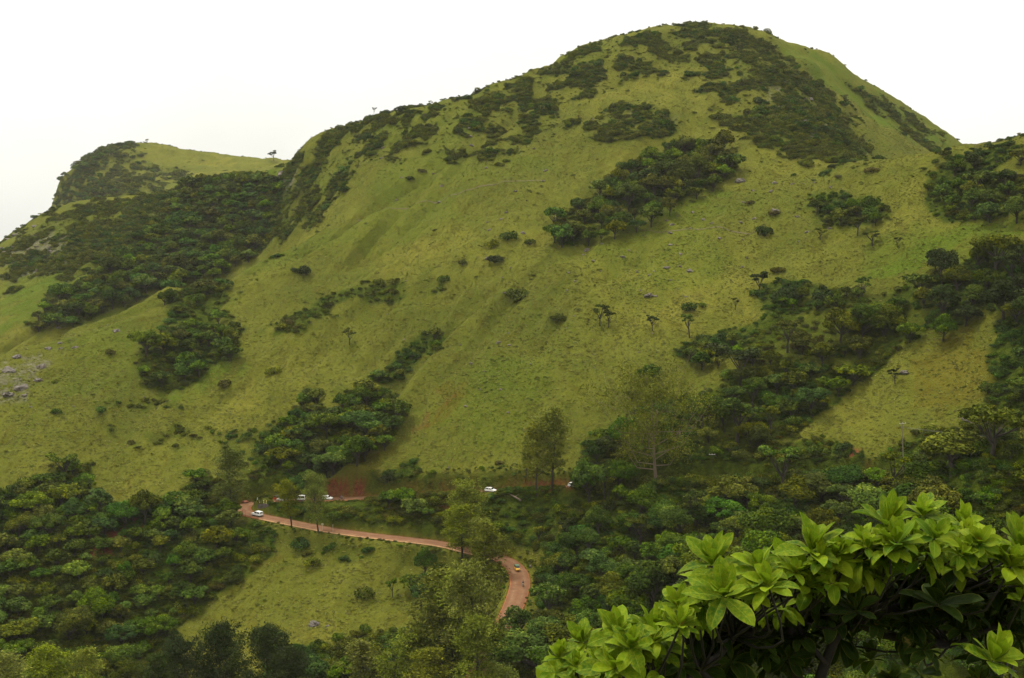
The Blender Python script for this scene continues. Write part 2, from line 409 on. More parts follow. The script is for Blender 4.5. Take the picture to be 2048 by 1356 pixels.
# ------------------------------------------------------------------ materials
def new_mat(name):
    m_ = bpy.data.materials.new(name); m_.use_nodes = True
    nt = m_.node_tree; b = nt.nodes['Principled BSDF']
    return m_, nt, b
class N:
    def __init__(s, nt): s.nt = nt
    def n(s, t, **kw):
        q = s.nt.nodes.new(t)
        for k, v in kw.items(): setattr(q, k, v)
        return q
    def l(s, a, b): s.nt.links.new(a, b)
    def noise(s, scale, detail=4, rough=.55, vec=None, dist=0):
        q = s.n('ShaderNodeTexNoise'); q.inputs['Scale'].default_value = scale; q.inputs['Detail'].default_value = detail
        q.inputs['Roughness'].default_value = rough; q.inputs['Distortion'].default_value = dist
        if vec is not None: s.l(vec, q.inputs['Vector'])
        return q.outputs['Fac']
    def ramp(s, fac, stops):
        q = s.n('ShaderNodeValToRGB'); cr = q.color_ramp
        while len(cr.elements) > 1: cr.elements.remove(cr.elements[-1])
        cr.elements[0].position = stops[0][0]; cr.elements[0].color = (*stops[0][1], 1)
        for p, c in stops[1:]:
            e_ = cr.elements.new(p); e_.color = (*c, 1)
        s.l(fac, q.inputs[0]); return q.outputs[0]
    def mix(s, fac, a, b, mode='MIX'):
        q = s.n('ShaderNodeMix'); q.data_type = 'RGBA'; q.blend_type = mode
        for sock, v in ((q.inputs[0], fac), (q.inputs[6], a), (q.inputs[7], b)):
            if isinstance(v, (int, float)): sock.default_value = v
            elif isinstance(v, tuple): sock.default_value = (*v, 1)
            else: s.l(v, sock)
        return q.outputs[2]
    def mth(s, op, a, b=0.0, clamp=False):
        q = s.n('ShaderNodeMath', operation=op); q.use_clamp = clamp
        for sock, v in ((q.inputs[0], a), (q.inputs[1], b)):
            if isinstance(v, (int, float)): sock.default_value = v
            else: s.l(v, sock)
        return q.outputs[0]
    def attr(s, name, typ='GEOMETRY'):
        q = s.n('ShaderNodeAttribute'); q.attribute_name = name; q.attribute_type = typ; return q
def simple_mat(name, col, rough=.6, metal=0.0, var=.12, scale=6.0, emit=None):
    m_, nt, b = new_mat(name); g = N(nt)
    tc = g.n('ShaderNodeTexCoord')
    f = g.noise(scale, 4, .6, tc.outputs['Object'])
    c = g.ramp(f, [(.3, tuple(x * (1 - var) for x in col)), (.7, tuple(min(1, x * (1 + var)) for x in col))])
    g.l(c, b.inputs['Base Color']); b.inputs['Roughness'].default_value = rough; b.inputs['Metallic'].default_value = metal
    if emit: b.inputs['Emission Color'].default_value = (*emit, 1); b.inputs['Emission Strength'].default_value = 1
    return m_
def leaf_mat(name, dark, mid, light, objvar=.42, rough=.8, trans=0.0, huevar=.014, spec=.05):
    """foliage: tone attribute per leaf clump, plus a shift for every plant"""
    m_, nt, b = new_mat(name); g = N(nt)
    at = g.attr('tone'); oi = g.n('ShaderNodeObjectInfo')
    c = g.ramp(at.outputs['Fac'], [(0.0, dark), (.55, mid), (1.0, light)])
    h = g.n('ShaderNodeHueSaturation')
    rv = oi.outputs['Random']
    ir = g.attr('irand', 'INSTANCER')
    rsum = g.mth('FRACT', g.mth('ADD', rv, ir.outputs['Fac']))
    g.l(g.mth('ADD', g.mth('MULTIPLY', rsum, huevar * 2), .5 - huevar), h.inputs['Hue'])
    r2 = g.mth('FRACT', g.mth('MULTIPLY', rsum, 7.31))
    g.l(g.mth('ADD', g.mth('MULTIPLY', r2, objvar * 2), 1 - objvar), h.inputs['Value'])
    r3 = g.mth('FRACT', g.mth('MULTIPLY', rsum, 17.7))
    g.l(g.mth('ADD', g.mth('MULTIPLY', r3, .18), .92), h.inputs['Saturation'])
    g.l(c, h.inputs['Color']); g.l(h.outputs[0], b.inputs['Base Color'])
    b.inputs['Roughness'].default_value = rough; b.inputs['Specular IOR Level'].default_value = spec
    if trans:
        tr = g.n('ShaderNodeBsdfTranslucent'); mx = g.n('ShaderNodeMixShader'); mx.inputs[0].default_value = trans
        g.l(h.outputs[0], tr.inputs['Color']); g.l(b.outputs[0], mx.inputs[1]); g.l(tr.outputs[0], mx.inputs[2])
        g.l(mx.outputs[0], nt.nodes['Material Output'].inputs[0])
    return m_

M = {}
# broadleaf kinds (dark, mid, light)
M['leaf_green'] = leaf_mat('leaf_green', (.011, .024, .0015), (.044, .074, .004), (.135, .170, .009))
M['leaf_blue'] = leaf_mat('leaf_blue', (.010, .024, .003), (.034, .070, .007), (.095, .145, .014))
M['leaf_olive'] = leaf_mat('leaf_olive', (.018, .025, .0015), (.064, .076, .004), (.170, .175, .009))
M['leaf_fresh'] = leaf_mat('leaf_fresh', (.018, .036, .002), (.062, .102, .006), (.165, .215, .012))
M['leaf_wispy'] = leaf_mat('leaf_wispy', (.042, .050, .004), (.120, .138, .012), (.24, .26, .03), objvar=.25)
M['leaf_dark'] = leaf_mat('leaf_dark', (.008, .016, .003), (.022, .034, .006), (.05, .062, .010), objvar=.25)
M['leaf_brown'] = leaf_mat('leaf_brown', (.022, .020, .003), (.060, .054, .007), (.115, .10, .014))
M['leaf_heath'] = leaf_mat('leaf_heath', (.036, .046, .004), (.082, .096, .008), (.15, .16, .013), objvar=.3)
M['bark'] = simple_mat('bark', (.026, .020, .013), .9, var=.4, scale=3)
M['bark_black'] = simple_mat('bark_black', (.012, .009, .007), .9, var=.4, scale=8)
M['bark_pale'] = simple_mat('bark_pale', (.11, .08, .05), .85, var=.35, scale=3)
M['rock'] = simple_mat('rock', (.085, .072, .058), .9, var=.5, scale=1.2)
M['rock_pale'] = simple_mat('rock_pale', (.10, .082, .064), .9, var=.35, scale=1.5)
M['laterite'] = simple_mat('laterite', (.17, .055, .026), .95, var=.35, scale=1.5)

def ground_material():
    m_, nt, b = new_mat('ground'); g = N(nt)
    tc = g.n('ShaderNodeTexCoord'); P = tc.outputs['Object']
    mp = g.n('ShaderNodeMapping'); mp.inputs['Rotation'].default_value = (0, 0, .37); mp.inputs['Scale'].default_value = (1, .32, 1); g.l(P, mp.inputs[0]); PS = mp.outputs[0]
    big = g.noise(.012, 4, .6, P); mid = g.noise(.085, 5, .65, PS, .3); sm = g.noise(.32, 5, .7, P); fine = g.noise(1.1, 4, .7, P); vf = g.noise(3.2, 3, .7, P)
    c = g.ramp(big, [(.3, (.076, .086, .011)), (.5, (.110, .115, .014)), (.7, (.150, .143, .020))])
    c = g.mix(g.mth('MULTIPLY', g.ramp(mid, [(.42, (0, 0, 0)), (.68, (1, 1, 1))]), .6), c, (.058, .078, .007))
    c = g.mix(g.mth('MULTIPLY', g.ramp(sm, [(.5, (0, 0, 0)), (.78, (1, 1, 1))]), .45), c, (.165, .168, .022))
    # heathy, browner patches
    c = g.mix(g.mth('MULTIPLY', g.ramp(g.noise(.19, 5, .7, PS, .6), [(.52, (0, 0, 0)), (.66, (1, 1, 1))]), .6), c, (.070, .060, .006))
    # darker herbs between the grass tufts
    c = g.mix(g.mth('MULTIPLY', g.ramp(fine, [(.30, (1, 1, 1)), (.50, (0, 0, 0))]), .5), c, (.045, .055, .007))
    c = g.mix(g.mth('MULTIPLY', g.ramp(vf, [(.32, (1, 1, 1)), (.55, (0, 0, 0))]), .3), c, (.055, .062, .008))
    lush = g.attr('lush').outputs['Fac']
    c = g.mix(lush, c, g.ramp(fine, [(.3, (.045, .075, .005)), (.7, (.085, .125, .009))]))
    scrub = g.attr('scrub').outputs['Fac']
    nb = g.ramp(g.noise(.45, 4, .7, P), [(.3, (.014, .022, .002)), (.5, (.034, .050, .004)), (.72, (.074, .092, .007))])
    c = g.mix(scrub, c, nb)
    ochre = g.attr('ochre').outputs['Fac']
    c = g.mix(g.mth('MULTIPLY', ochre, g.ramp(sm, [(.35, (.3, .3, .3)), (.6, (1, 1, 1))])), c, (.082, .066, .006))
    rock = g.attr('rocky').outputs['Fac']
    rc = g.ramp(g.noise(.5, 6, .7, P), [(.3, (.05, .045, .04)), (.5, (.13, .115, .10)), (.7, (.27, .24, .21))])
    c = g.mix(g.mth('MULTIPLY', rock, g.ramp(g.noise(.25, 4, .7, P), [(.4, (0, 0, 0)), (.52, (1, 1, 1))])), c, rc)
    soil = g.attr('soil').outputs['Fac']
    sc_ = g.ramp(g.noise(.9, 6, .7, P), [(.25, (.050, .015, .009)), (.5, (.125, .033, .018)), (.75, (.20, .062, .032))])
    c = g.mix(g.mth('MULTIPLY', soil, g.ramp(sm, [(.30, (.45, .45, .45)), (.5, (1, 1, 1))])), c, sc_)
    g.l(c, b.inputs['Base Color']); b.inputs['Roughness'].default_value = .95; b.inputs['Specular IOR Level'].default_value = .02
    h = g.mth('ADD', g.mth('MULTIPLY', fine, .8), g.mth('MULTIPLY', vf, .45))
    bp = g.n('ShaderNodeBump'); bp.inputs['Strength'].default_value = .9; bp.inputs['Distance'].default_value = 1.0
    g.l(h, bp.inputs['Height']); g.l(bp.outputs[0], b.inputs['Normal'])
    return m_
M['ground'] = ground_material()

def road_material():
    m_, nt, b = new_mat('road'); g = N(nt)
    tc = g.n('ShaderNodeTexCoord'); P = tc.outputs['Object']
    c = g.ramp(g.noise(.35, 5, .65, P), [(.3, (.115, .062, .032)), (.55, (.170, .098, .052)), (.75, (.225, .140, .080))])
    c = g.mix(g.mth('MULTIPLY', g.ramp(g.noise(2.5, 4, .7, P), [(.45, (0, 0, 0)), (.7, (1, 1, 1))]), .4), c, (.17, .08, .05))
    ed = g.attr('edge').outputs['Fac']
    c = g.mix(g.mth('MULTIPLY', g.ramp(ed, [(.02, (0, 0, 0)), (.28, (1, 1, 1))]), .55), c, (.13, .052, .026))
    c = g.mix(g.ramp(g.noise(1.3, 5, .7, P), [(.62, (0, 0, 0)), (.68, (1, 1, 1))]), c, (.085, .045, .03))
    c = g.mix(g.ramp(g.mth('ADD', ed, g.mth('MULTIPLY', g.noise(.6, 4, .7, P), .35)), [(.85, (0, 0, 0)), (1.0, (1, 1, 1))]), c, (.24, .085, .034))
    g.l(c, b.inputs['Base Color']); b.inputs['Roughness'].default_value = .95; b.inputs['Specular IOR Level'].default_value = .08
    return m_
M['road'] = road_material()
M['verge'] = simple_mat('verge', (.26, .145, .06), .95, var=.3, scale=.8)

# ------------------------------------------------------------------ ground sheet, with what grows or lies bare on it stored per vertex
PXG, PYG = proj(GX, GY, GZ)
def inpoly(poly, X, Y):
    r = np.zeros(X.shape, bool); n = len(poly)
    for i in range(n):
        (x1, y1), (x2, y2) = poly[i], poly[(i + 1) % n]
        if y1 == y2: continue
        c = ((y1 > Y) != (y2 > Y)) & (X < (x2 - x1) * (Y - y1) / (y2 - y1) + x1)
        r ^= c
    return r
WX = PXG + 40 * fbm(GX / 24, GY / 24, 41, 5, .65); WY = PYG + 24 * fbm(GX / 22, GY / 22, 47, 5, .65)   # ragged patch borders
def mask(polys):
    r = np.zeros(GX.shape)
    for poly, d0, d1 in polys: r = np.maximum(r, (inpoly(poly, WX, WY) & (GY > d0) & (GY < d1)).astype(float))
    k = r.copy()
    for _ in range(3): k[1:-1, 1:-1] = (k[1:-1, 1:-1] * 2 + k[:-2, 1:-1] + k[2:, 1:-1] + k[1:-1, :-2] + k[1:-1, 2:]) / 6
    return k
Z = {}
Z['strip'] = ([(1095, 440), (1180, 385), (1230, 340), (1330, 300), (1400, 278), (1462, 285), (1475, 325), (1400, 385), (1300, 435), (1200, 470), (1110, 490)], 480, 760)
Z['crag'] = ([(1165, 250), (1200, 215), (1270, 203), (1340, 222), (1365, 250), (1330, 275), (1240, 285), (1180, 270)], 560, 860)
Z['crag2'] = ([(1040, 275), (1080, 250), (1150, 235), (1130, 265), (1090, 290), (1050, 300)], 560, 860)
Z['summit'] = ([(1340, 55), (1450, 50), (1540, 80), (1600, 150), (1700, 270), (1745, 320), (1700, 335), (1600, 300), (1500, 290), (1430, 240), (1380, 170), (1390, 100)], 540, 900)
Z['streaks'] = ([(1720, 190), (1760, 195), (1840, 255), (1910, 305), (1860, 300), (1790, 250)], 780, 960)
Z['streaks2'] = ([(1690, 160), (1740, 180), (1790, 215), (1750, 215)], 780, 960)
Z['streaks3'] = ([(1600, 150), (1640, 170), (1700, 240), (1760, 310), (1700, 300), (1640, 220)], 560, 960)
FARMID = ([(110, 370), (200, 300), (270, 285), (300, 330), (420, 350), (330, 395), (130, 415)], 1200, 1600)
Z['heathtop'] = ([(860, 215), (1000, 180), (1060, 220), (1060, 250), (900, 290), (840, 280), (760, 310), (830, 240)], 560, 900)
Z['summit2'] = ([(1000, 190), (1060, 150), (1140, 115), (1250, 75), (1320, 60), (1380, 90), (1370, 130), (1260, 170), (1180, 200), (1060, 240), (1010, 240)], 560, 900)
Z['leftsummit'] = ([(535, 345), (640, 280), (740, 230), (830, 215), (845, 240), (790, 290), (720, 350), (680, 400), (640, 440), (570, 475), (530, 510), (500, 450)], 560, 900)
Z['woodridge'] = ([(330, 425), (350, 385), (400, 358), (520, 347), (560, 380), (545, 440), (500, 510), (440, 545), (300, 580), (150, 640), (60, 655), (90, 600), (180, 550), (230, 500), (270, 460)], 620, 960)
Z['farhill'] = ([(110, 370), (200, 300), (260, 285), (240, 330), (280, 360), (250, 400), (130, 410)], 1200, 1600)
Z['midleft'] = ([(325, 610), (370, 560), (430, 545), (450, 580), (440, 620), (380, 645), (330, 640)], 380, 620)
Z['midleft2'] = ([(270, 740), (280, 690), (330, 655), (450, 625), (490, 650), (480, 710), (400, 760), (320, 785), (275, 770)], 380, 600)
Z['band'] = ([(540, 650), (640, 590), (740, 575), (860, 560), (870, 590), (740, 625), (640, 655), (550, 665)], 400, 660)
Z['gullyA'] = ([(500, 1000), (530, 900), (580, 830), (610, 775), (645, 780), (640, 840), (620, 900), (640, 880), (690, 790), (750, 775), (810, 820), (780, 880), (700, 920), (650, 950), (640, 990), (560, 996)], 380, 520)
Z['gullyB'] = ([(735, 760), (780, 720), (860, 665), (890, 670), (840, 720), (780, 765)], 380, 600)
Z['leftwood'] = ([(0, 985), (60, 950), (190, 925), (190, 1005), (260, 1015), (350, 1000), (400, 940), (470, 950), (480, 1040), (560, 1060), (540, 1110), (420, 1200), (330, 1280), (240, 1356), (150, 1420), (-200, 1420), (-200, 1000)], 280, 430)
Z['between'] = ([(530, 1012), (700, 1000), (1000, 990), (1150, 985), (1250, 990), (1250, 1060), (1090, 1110), (1030, 1100), (880, 1078), (700, 1055), (560, 1030)], 320, 400)
Z['rightwood'] = ([(1150, 985), (1160, 930), (1200, 870), (1240, 850), (1300, 800), (1400, 790), (1460, 770), (1500, 700), (1600, 690), (1650, 690), (1720, 620), (1850, 560), (1960, 510), (2048, 480), (2360, 480), (2360, 600), (1960, 620), (1930, 650), (1820, 670), (1720, 760), (1600, 850), (1560, 880), (1680, 880), (1760, 920), (1860, 860), (1960, 860), (2000, 640), (2360, 560), (2360, 1400), (1000, 1400), (1080, 1220), (1070, 1120), (1100, 1060), (1230, 1010)], 180, 420)
Z['scatterwood'] = ([(1350, 720), (1400, 680), (1520, 640), (1500, 590), (1560, 570), (1720, 580), (1760, 600), (1660, 680), (1500, 700), (1420, 720)], 330, 480)
Z['spurtop'] = ([(1860, 400), (1850, 340), (1950, 300), (2360, 280), (2360, 410), (1960, 440), (1880, 440)], 330, 500)
Z['spurtop2'] = ([(1615, 415), (1640, 385), (1700, 400), (1770, 400), (1770, 440), (1660, 445)], 400, 600)
Z['lowerwood'] = ([(560, 1310), (700, 1290), (860, 1240), (1000, 1250), (1050, 1400), (500, 1450)], 230, 330)
SCRUB = np.maximum(mask(Z.values()), .45 * mask([FARMID]))
WX += 34 * fbm(GX / 9, GY / 9, 241, 3); WY += 26 * fbm(GX / 9, GY / 9, 247, 3)
SCRUB = np.maximum(SCRUB, .4 * mask(Z.values()))
# lighter, patchy heath
heath = mask([([(560, 980), (420, 850), (540, 880), (580, 840), (640, 900)], 380, 480), ([(180, 800), (320, 780), (420, 880), (380, 900), (240, 880)], 380, 460), ([(720, 300), (880, 250), (1040, 250), (1040, 320), (860, 330), (740, 350)], 500, 800),
              ([(520, 1100), (700, 1080), (900, 1100), (880, 1130), (660, 1120), (540, 1150)], 320, 380), ([(1540, 250), (1760, 330), (1700, 360), (1560, 330)], 500, 760), ([(1560, 640), (1700, 640), (1600, 760), (1480, 740)], 330, 460)])
SCRUB = np.clip(SCRUB + heath * .55 * sstep(.35, .6, fbm(GX / 7, GY / 7, 61, 3) + .5), 0, 1)
far_ = sstep(560, 640, GY)
SCRUB *= 1 - far_ * .8 * sstep(-.06, .26, fbm(GX / 11, GY / 13, 171, 4))
SCRUB *= 1 - .4 * sstep(.02, .26, fbm(GX / 12, GY / 12, 191, 3)) * mask([([(1380, 820), (1500, 640), (1760, 560), (1900, 540), (1900, 640), (1700, 760), (1560, 880), (1400, 900)], 290, 460)])
# grassy openings within the woods
SCRUB = np.maximum(SCRUB, mask([([(0, 500), (110, 425), (330, 385), (560, 340), (600, 400), (540, 450), (500, 520), (300, 580), (150, 640), (60, 650), (170, 560), (60, 545), (0, 580)], 640, 960), ([(700, 985), (700, 945), (960, 950), (1200, 955), (1200, 985)], 366, 395)]))
SCRUB *= 1 - .75 * sstep(.25, .45, fbm(GX / 20, GY / 20, 71, 3)) * (GY > 430)
LUSH = mask([([(0, 560), (60, 530), (150, 545), (160, 580), (60, 640), (0, 680)], 600, 800), ([(290, 770), (400, 755), (490, 700), (500, 720), (400, 790), (290, 800)], 380, 600), ([(1130, 470), (1300, 440), (1440, 370), (1440, 400), (1300, 460), (1180, 490)], 400, 700),
             ([(1720, 480), (2048, 430), (2048, 480), (1850, 540), (1720, 560)], 300, 460), ([(430, 350), (540, 330), (545, 345), (440, 365)], 700, 1000), ([(1430, 1040), (1530, 1060), (1440, 1100), (1360, 1110)], 240, 320), ([(1560, 90), (1640, 110), (1930, 300), (1780, 290), (1660, 180)], 780, 960)])
LUSH = np.maximum(LUSH * (.35 + .5 * sstep(-.2, .3, fbm(GX / 18, GY / 18, 15, 3))), .28 * sstep(.1, .5, fbm(GX / 60, GY / 60, 77, 3)))
OCHRE = .75 * mask([([(690, 930), (760, 900), (800, 930), (740, 960), (690, 960)], 360, 430), ([(1810, 740), (1930, 650), (1990, 700), (1960, 800), (1860, 830)], 250, 400), ([(480, 1130), (560, 1105), (560, 1125), (500, 1150)], 320, 380), ([(820, 870), (880, 780), (930, 760), (900, 820)], 400, 500)])  # right slope patch: brownish grass, with the dimmer light there put into its colour
ROCKY = mask([([(0, 500), (40, 470), (130, 470), (200, 500), (130, 520), (40, 560), (0, 570)], 640, 900), ([(0, 740), (90, 725), (90, 760), (40, 790), (0, 800)], 400, 520), ([(1260, 235), (1335, 235), (1335, 262), (1270, 262)], 600, 860), ([(550, 340), (590, 340), (590, 370), (550, 370)], 700, 900),
              ([(1540, 170), (1600, 200), (1700, 300), (1600, 290)], 540, 860)])
ROCKY *= .45
SOIL = np.zeros(GX.shape)
upside = (RD > 3.3) & (RD < 9) & (GZ > 0 - 1e9)
mm = (RD < 14)
pxb = PXG
_, zr_all = np.zeros(1), None
nz = fbm(GX / 3, GY / 3, 83, 3)
tmpz = np.zeros(GX.shape); tmpz[m] = zr
above = np.zeros(GX.shape, bool); above[m] = GZ[m] > zr + .1
red = (1.7 * np.exp(-((pxb - 693) / 36) ** 6) + .75 * np.exp(-((pxb - 1100) / 80) ** 4) + .8 * np.exp(-((pxb - 1740) / 50) ** 4) + .25 * np.exp(-((pxb - 880) / 90) ** 4))
SOIL = np.where(above & (tmpz > -91.5) & (PYG < 1003) & (RD > 2.5) & (RD < 9) & (PYG > 958 + 10 * nz), np.clip(red * (sstep(8, 6, RD) if False else 1 - sstep(5.5, 7.5, RD)) * (.95 + 1.3 * nz), 0, 1), 0)
SOIL = np.maximum(SOIL, (1 - sstep(2.8, 3.8, RD)) * .7)
SOIL = np.maximum(SOIL, .35 * mask([([(830, 830), (900, 770), (880, 800), (820, 880), (790, 890)], 400, 500)]) * np.clip(.3 + 2.5 * nz, 0, 1))
sp = mask([([(255, 1050), (300, 1040), (290, 1080), (170, 1120), (165, 1050)], 330, 380), ([(470, 985), (500, 990), (515, 1002), (480, 1004)], 380, 420), ([(1680, 890), (1720, 890), (1780, 930), (1770, 960), (1700, 950)], 280, 330), ([(880, 1010), (930, 1010), (940, 1050), (900, 1050)], 330, 380)])
SOIL = np.maximum(SOIL, sp * np.clip(.5 + 1.4 * nz, 0, 1))
idx = np.arange(NX * NY).reshape(NY, NX)
FQ = np.stack([idx[:-1, :-1], idx[:-1, 1:], idx[1:, 1:], idx[1:, :-1]], -1).reshape(-1, 4)
me = np_mesh('ground', np.stack([GX, GY, GZ], -1).reshape(-1, 3), FQ, [M['ground']],
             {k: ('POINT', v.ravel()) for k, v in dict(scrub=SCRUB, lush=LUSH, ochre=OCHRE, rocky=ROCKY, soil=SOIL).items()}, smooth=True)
tag(link(bpy.data.objects.new('ground', me)), kind='structure')

# ------------------------------------------------------------------ road, its sandy outer verge and foot paths
def ribbon(name, P, T, offs, mat, dz, edge=None, drape=False):
    P = np.asarray(P); Nn = np.stack([-T[:, 1], T[:, 0]], -1)
    V = []; E = []
    for k, o in enumerate(offs):
        q = P.copy(); q[:, :2] += Nn * o
        if drape: q[:, 2] = ground(q[:, 0], q[:, 1])
        q[:, 2] += dz[k] if hasattr(dz, '__len__') else dz
        V.append(q); E.append(np.full(len(P), edge[k] if edge else 0))
    V = np.stack(V, 1); n, k = V.shape[:2]; ii = np.arange(n * k).reshape(n, k)
    Fq = np.stack([ii[:-1, :-1], ii[:-1, 1:], ii[1:, 1:], ii[1:, :-1]], -1).reshape(-1, 4)
    me_ = np_mesh(name, V.reshape(-1, 3), Fq, [mat], {'edge': ('POINT', np.stack(E, 1).ravel())}, True)
    return link(bpy.data.objects.new(name, me_))
tag(ribbon('road', ROAD, ROAD_T, [-3.0, -2.6, -2.0, -1.4, -.8, 0, .8, 1.4, 2.0, 2.6, 3.0], M['road'], [-.12, .02, .04, .03, .05, .07, .05, .03, .04, .02, -.12], [.9, .62, .25, .0, .15, .3, .15, .0, .25, .62, .9]), kind='structure')
k0 = np.argmin(np.hypot(ROAD[:, 0] - pt(1000, 1117, 338)[0], ROAD[:, 1] - 338)); k1 = np.argmin(np.hypot(ROAD[:, 0] - pt(525, 1033, 380)[0], ROAD[:, 1] - 380))
sl = slice(min(k0, k1), max(k0, k1))
NEAR_SIDE = 1 if (-ROAD_T[(k0 + k1) // 2][1] * 0 + ROAD_T[(k0 + k1) // 2][0]) < 0 else -1
tag(ribbon('road_verge', ROAD[sl], ROAD_T[sl], [NEAR_SIDE * 2.5, NEAR_SIDE * 2.75, NEAR_SIDE * 3.15], M['verge'], [.035, .10, -.12]), kind='structure')

# ------------------------------------------------------------------ plant prototypes (unit height)
def quads(Cn, Nn, S, L, rng, tones):
    """leaf sprays: centre, facing, half width, half length -> diamond shaped quads with a kink"""
    n = len(Cn)
    Nn = Nn / (np.linalg.norm(Nn, axis=1)[:, None] + 1e-9)
    r = rng.normal(size=(n, 3)); a = np.cross(Nn, r); a /= np.linalg.norm(a, axis=1)[:, None] + 1e-9; b = np.cross(Nn, a)
    S = S[:, None]; L = L[:, None]
    V = np.stack([Cn - a * L, Cn - b * S * .9 + a * L * .1 + Nn * S * .25, Cn + a * L, Cn + b * S * 1.05 - a * L * .15 - Nn * S * .2], 1).reshape(-1, 3)
    Fq = np.arange(4 * n).reshape(-1, 4)
    return V, Fq, np.repeat(tones, 4)
def dirs(n, rng, zmin=-1.0):
    z = rng.uniform(zmin, 1, n); t = rng.uniform(0, 2 * np.pi, n); s = np.sqrt(1 - z * z)
    return np.stack([s * np.cos(t), s * np.sin(t), z], -1)
def lobe_crown(rng, nl, n, c, R, lr, leaf, zmin=-.25, tall=1.0, spike=0.0):
    """crown of overlapping leafy lobes over an ellipsoid (centre c, radii R)"""
    D = dirs(nl * 3, rng, zmin); keep = []
    for d in D:                                   # spread the lobes
        if all(np.dot(d, k) < .93 - .012 * nl * .2 for k in keep): keep.append(d)
        if len(keep) >= nl: break
    keep = np.array(keep); K = len(keep)
    Cc = c + keep * R * rng.uniform(.62, 1.0, (K, 1)); Rr = lr * rng.uniform(.65, 1.35, K)
    lobes_t = rng.uniform(0, 1, K)
    w = Rr ** 2 / (Rr ** 2).sum(); which = rng.choice(K, n, p=w)
    d = dirs(n, rng, -.55)
    # sub clumps on every lobe
    bump = .86 + .28 * np.sin(d[:, 0] * 9 + which * 3.1) * np.sin(d[:, 1] * 9 + which * 1.7) * np.sin(d[:, 2] * 8 + which)
    rad = Rr[which] * bump * (1 - rng.exponential(.10, n).clip(0, .6))
    P = Cc[which] + d * rad[:, None] * np.array([1, 1, .82])
    # drop what is buried inside other lobes
    deep = np.zeros(n)
    for k in range(K):
        q = (P - Cc[k]) / (Rr[k] * np.array([1, 1, .82])); deep += ((q ** 2).sum(1) < .45) & (which != k)
    ok = (deep < 1); P = P[ok]; d = d[ok]; wh = which[ok]
    Nn = d * .8 + rng.normal(size=P.shape) * .55 + np.array([0, 0, .45])
    m_ = len(P); s = leaf * rng.uniform(.55, 1.25, m_)
    tones = np.clip(.42 * lobes_t[wh] + .55 * rng.beta(2, 2.4, m_) + .06 * rng.normal(size=m_), 0, 1)
    return P, Nn, s * .62, s, tones, Cc, Rr
class Proto:
    def __init__(s, crown, trunk): s.crown = crown; s.trunk = trunk     # crown: (V, F, tone); trunk: MB
def broadleaf(seed, n=5200, nl=20, wide=.44, skirt=.30, off=0.0):
    rng = np.random.default_rng(seed); c = np.array([off, -off * .5, .60]); R = np.array([wide * rng.uniform(.85, 1.15), wide * rng.uniform(.85, 1.15), [.34, .25, .36, .24, .30, .22][seed % 6]])
    P, Nn, S, L, t, Cc, Rr = lobe_crown(rng, nl, n, c, R * .8, .155 * (20 / nl) ** .35, .028, -skirt)
    t_ = MB(); tr = .030
    t_.tube([(0, 0, -.10), (.01, 0, .12), (.0, .01, .28), (.02, 0, .42)], [tr * 1.3, tr, tr * .85, tr * .6], 7)
    for k in range(min(12, len(Cc))):
        z0 = rng.uniform(.16, .38); e_ = Cc[k]; mid_ = e_ * .5 + np.array([0, 0, z0]) * .5 + np.array([0, 0, -.03])
        t_.tube([(0, 0, z0), tuple(mid_), tuple(e_)], [tr * .5, tr * .33, tr * .12], 5)
    return Proto(quads(P, Nn, S, L, rng, t), t_)
def bush(seed, n=1500, nl=9, flat=.5):
    rng = np.random.default_rng(seed); c = np.array([0, 0, .22]); R = np.array([.62, .55, .45]) * rng.uniform(.85, 1.15, 3)
    P, Nn, S, L, t, Cc, Rr = lobe_crown(rng, nl, n, c, R * .72, .30, .055, -.15)
    P[:, 2] = np.maximum(P[:, 2], -.05)
    t_ = MB()
    for k in range(5): t_.tube([(0, 0, -.1), tuple(Cc[k] * .5 + np.array([0, 0, .1])), tuple(Cc[k])], [.03, .022, .01], 4)
    return Proto(quads(P, Nn, S, L, rng, t), t_)
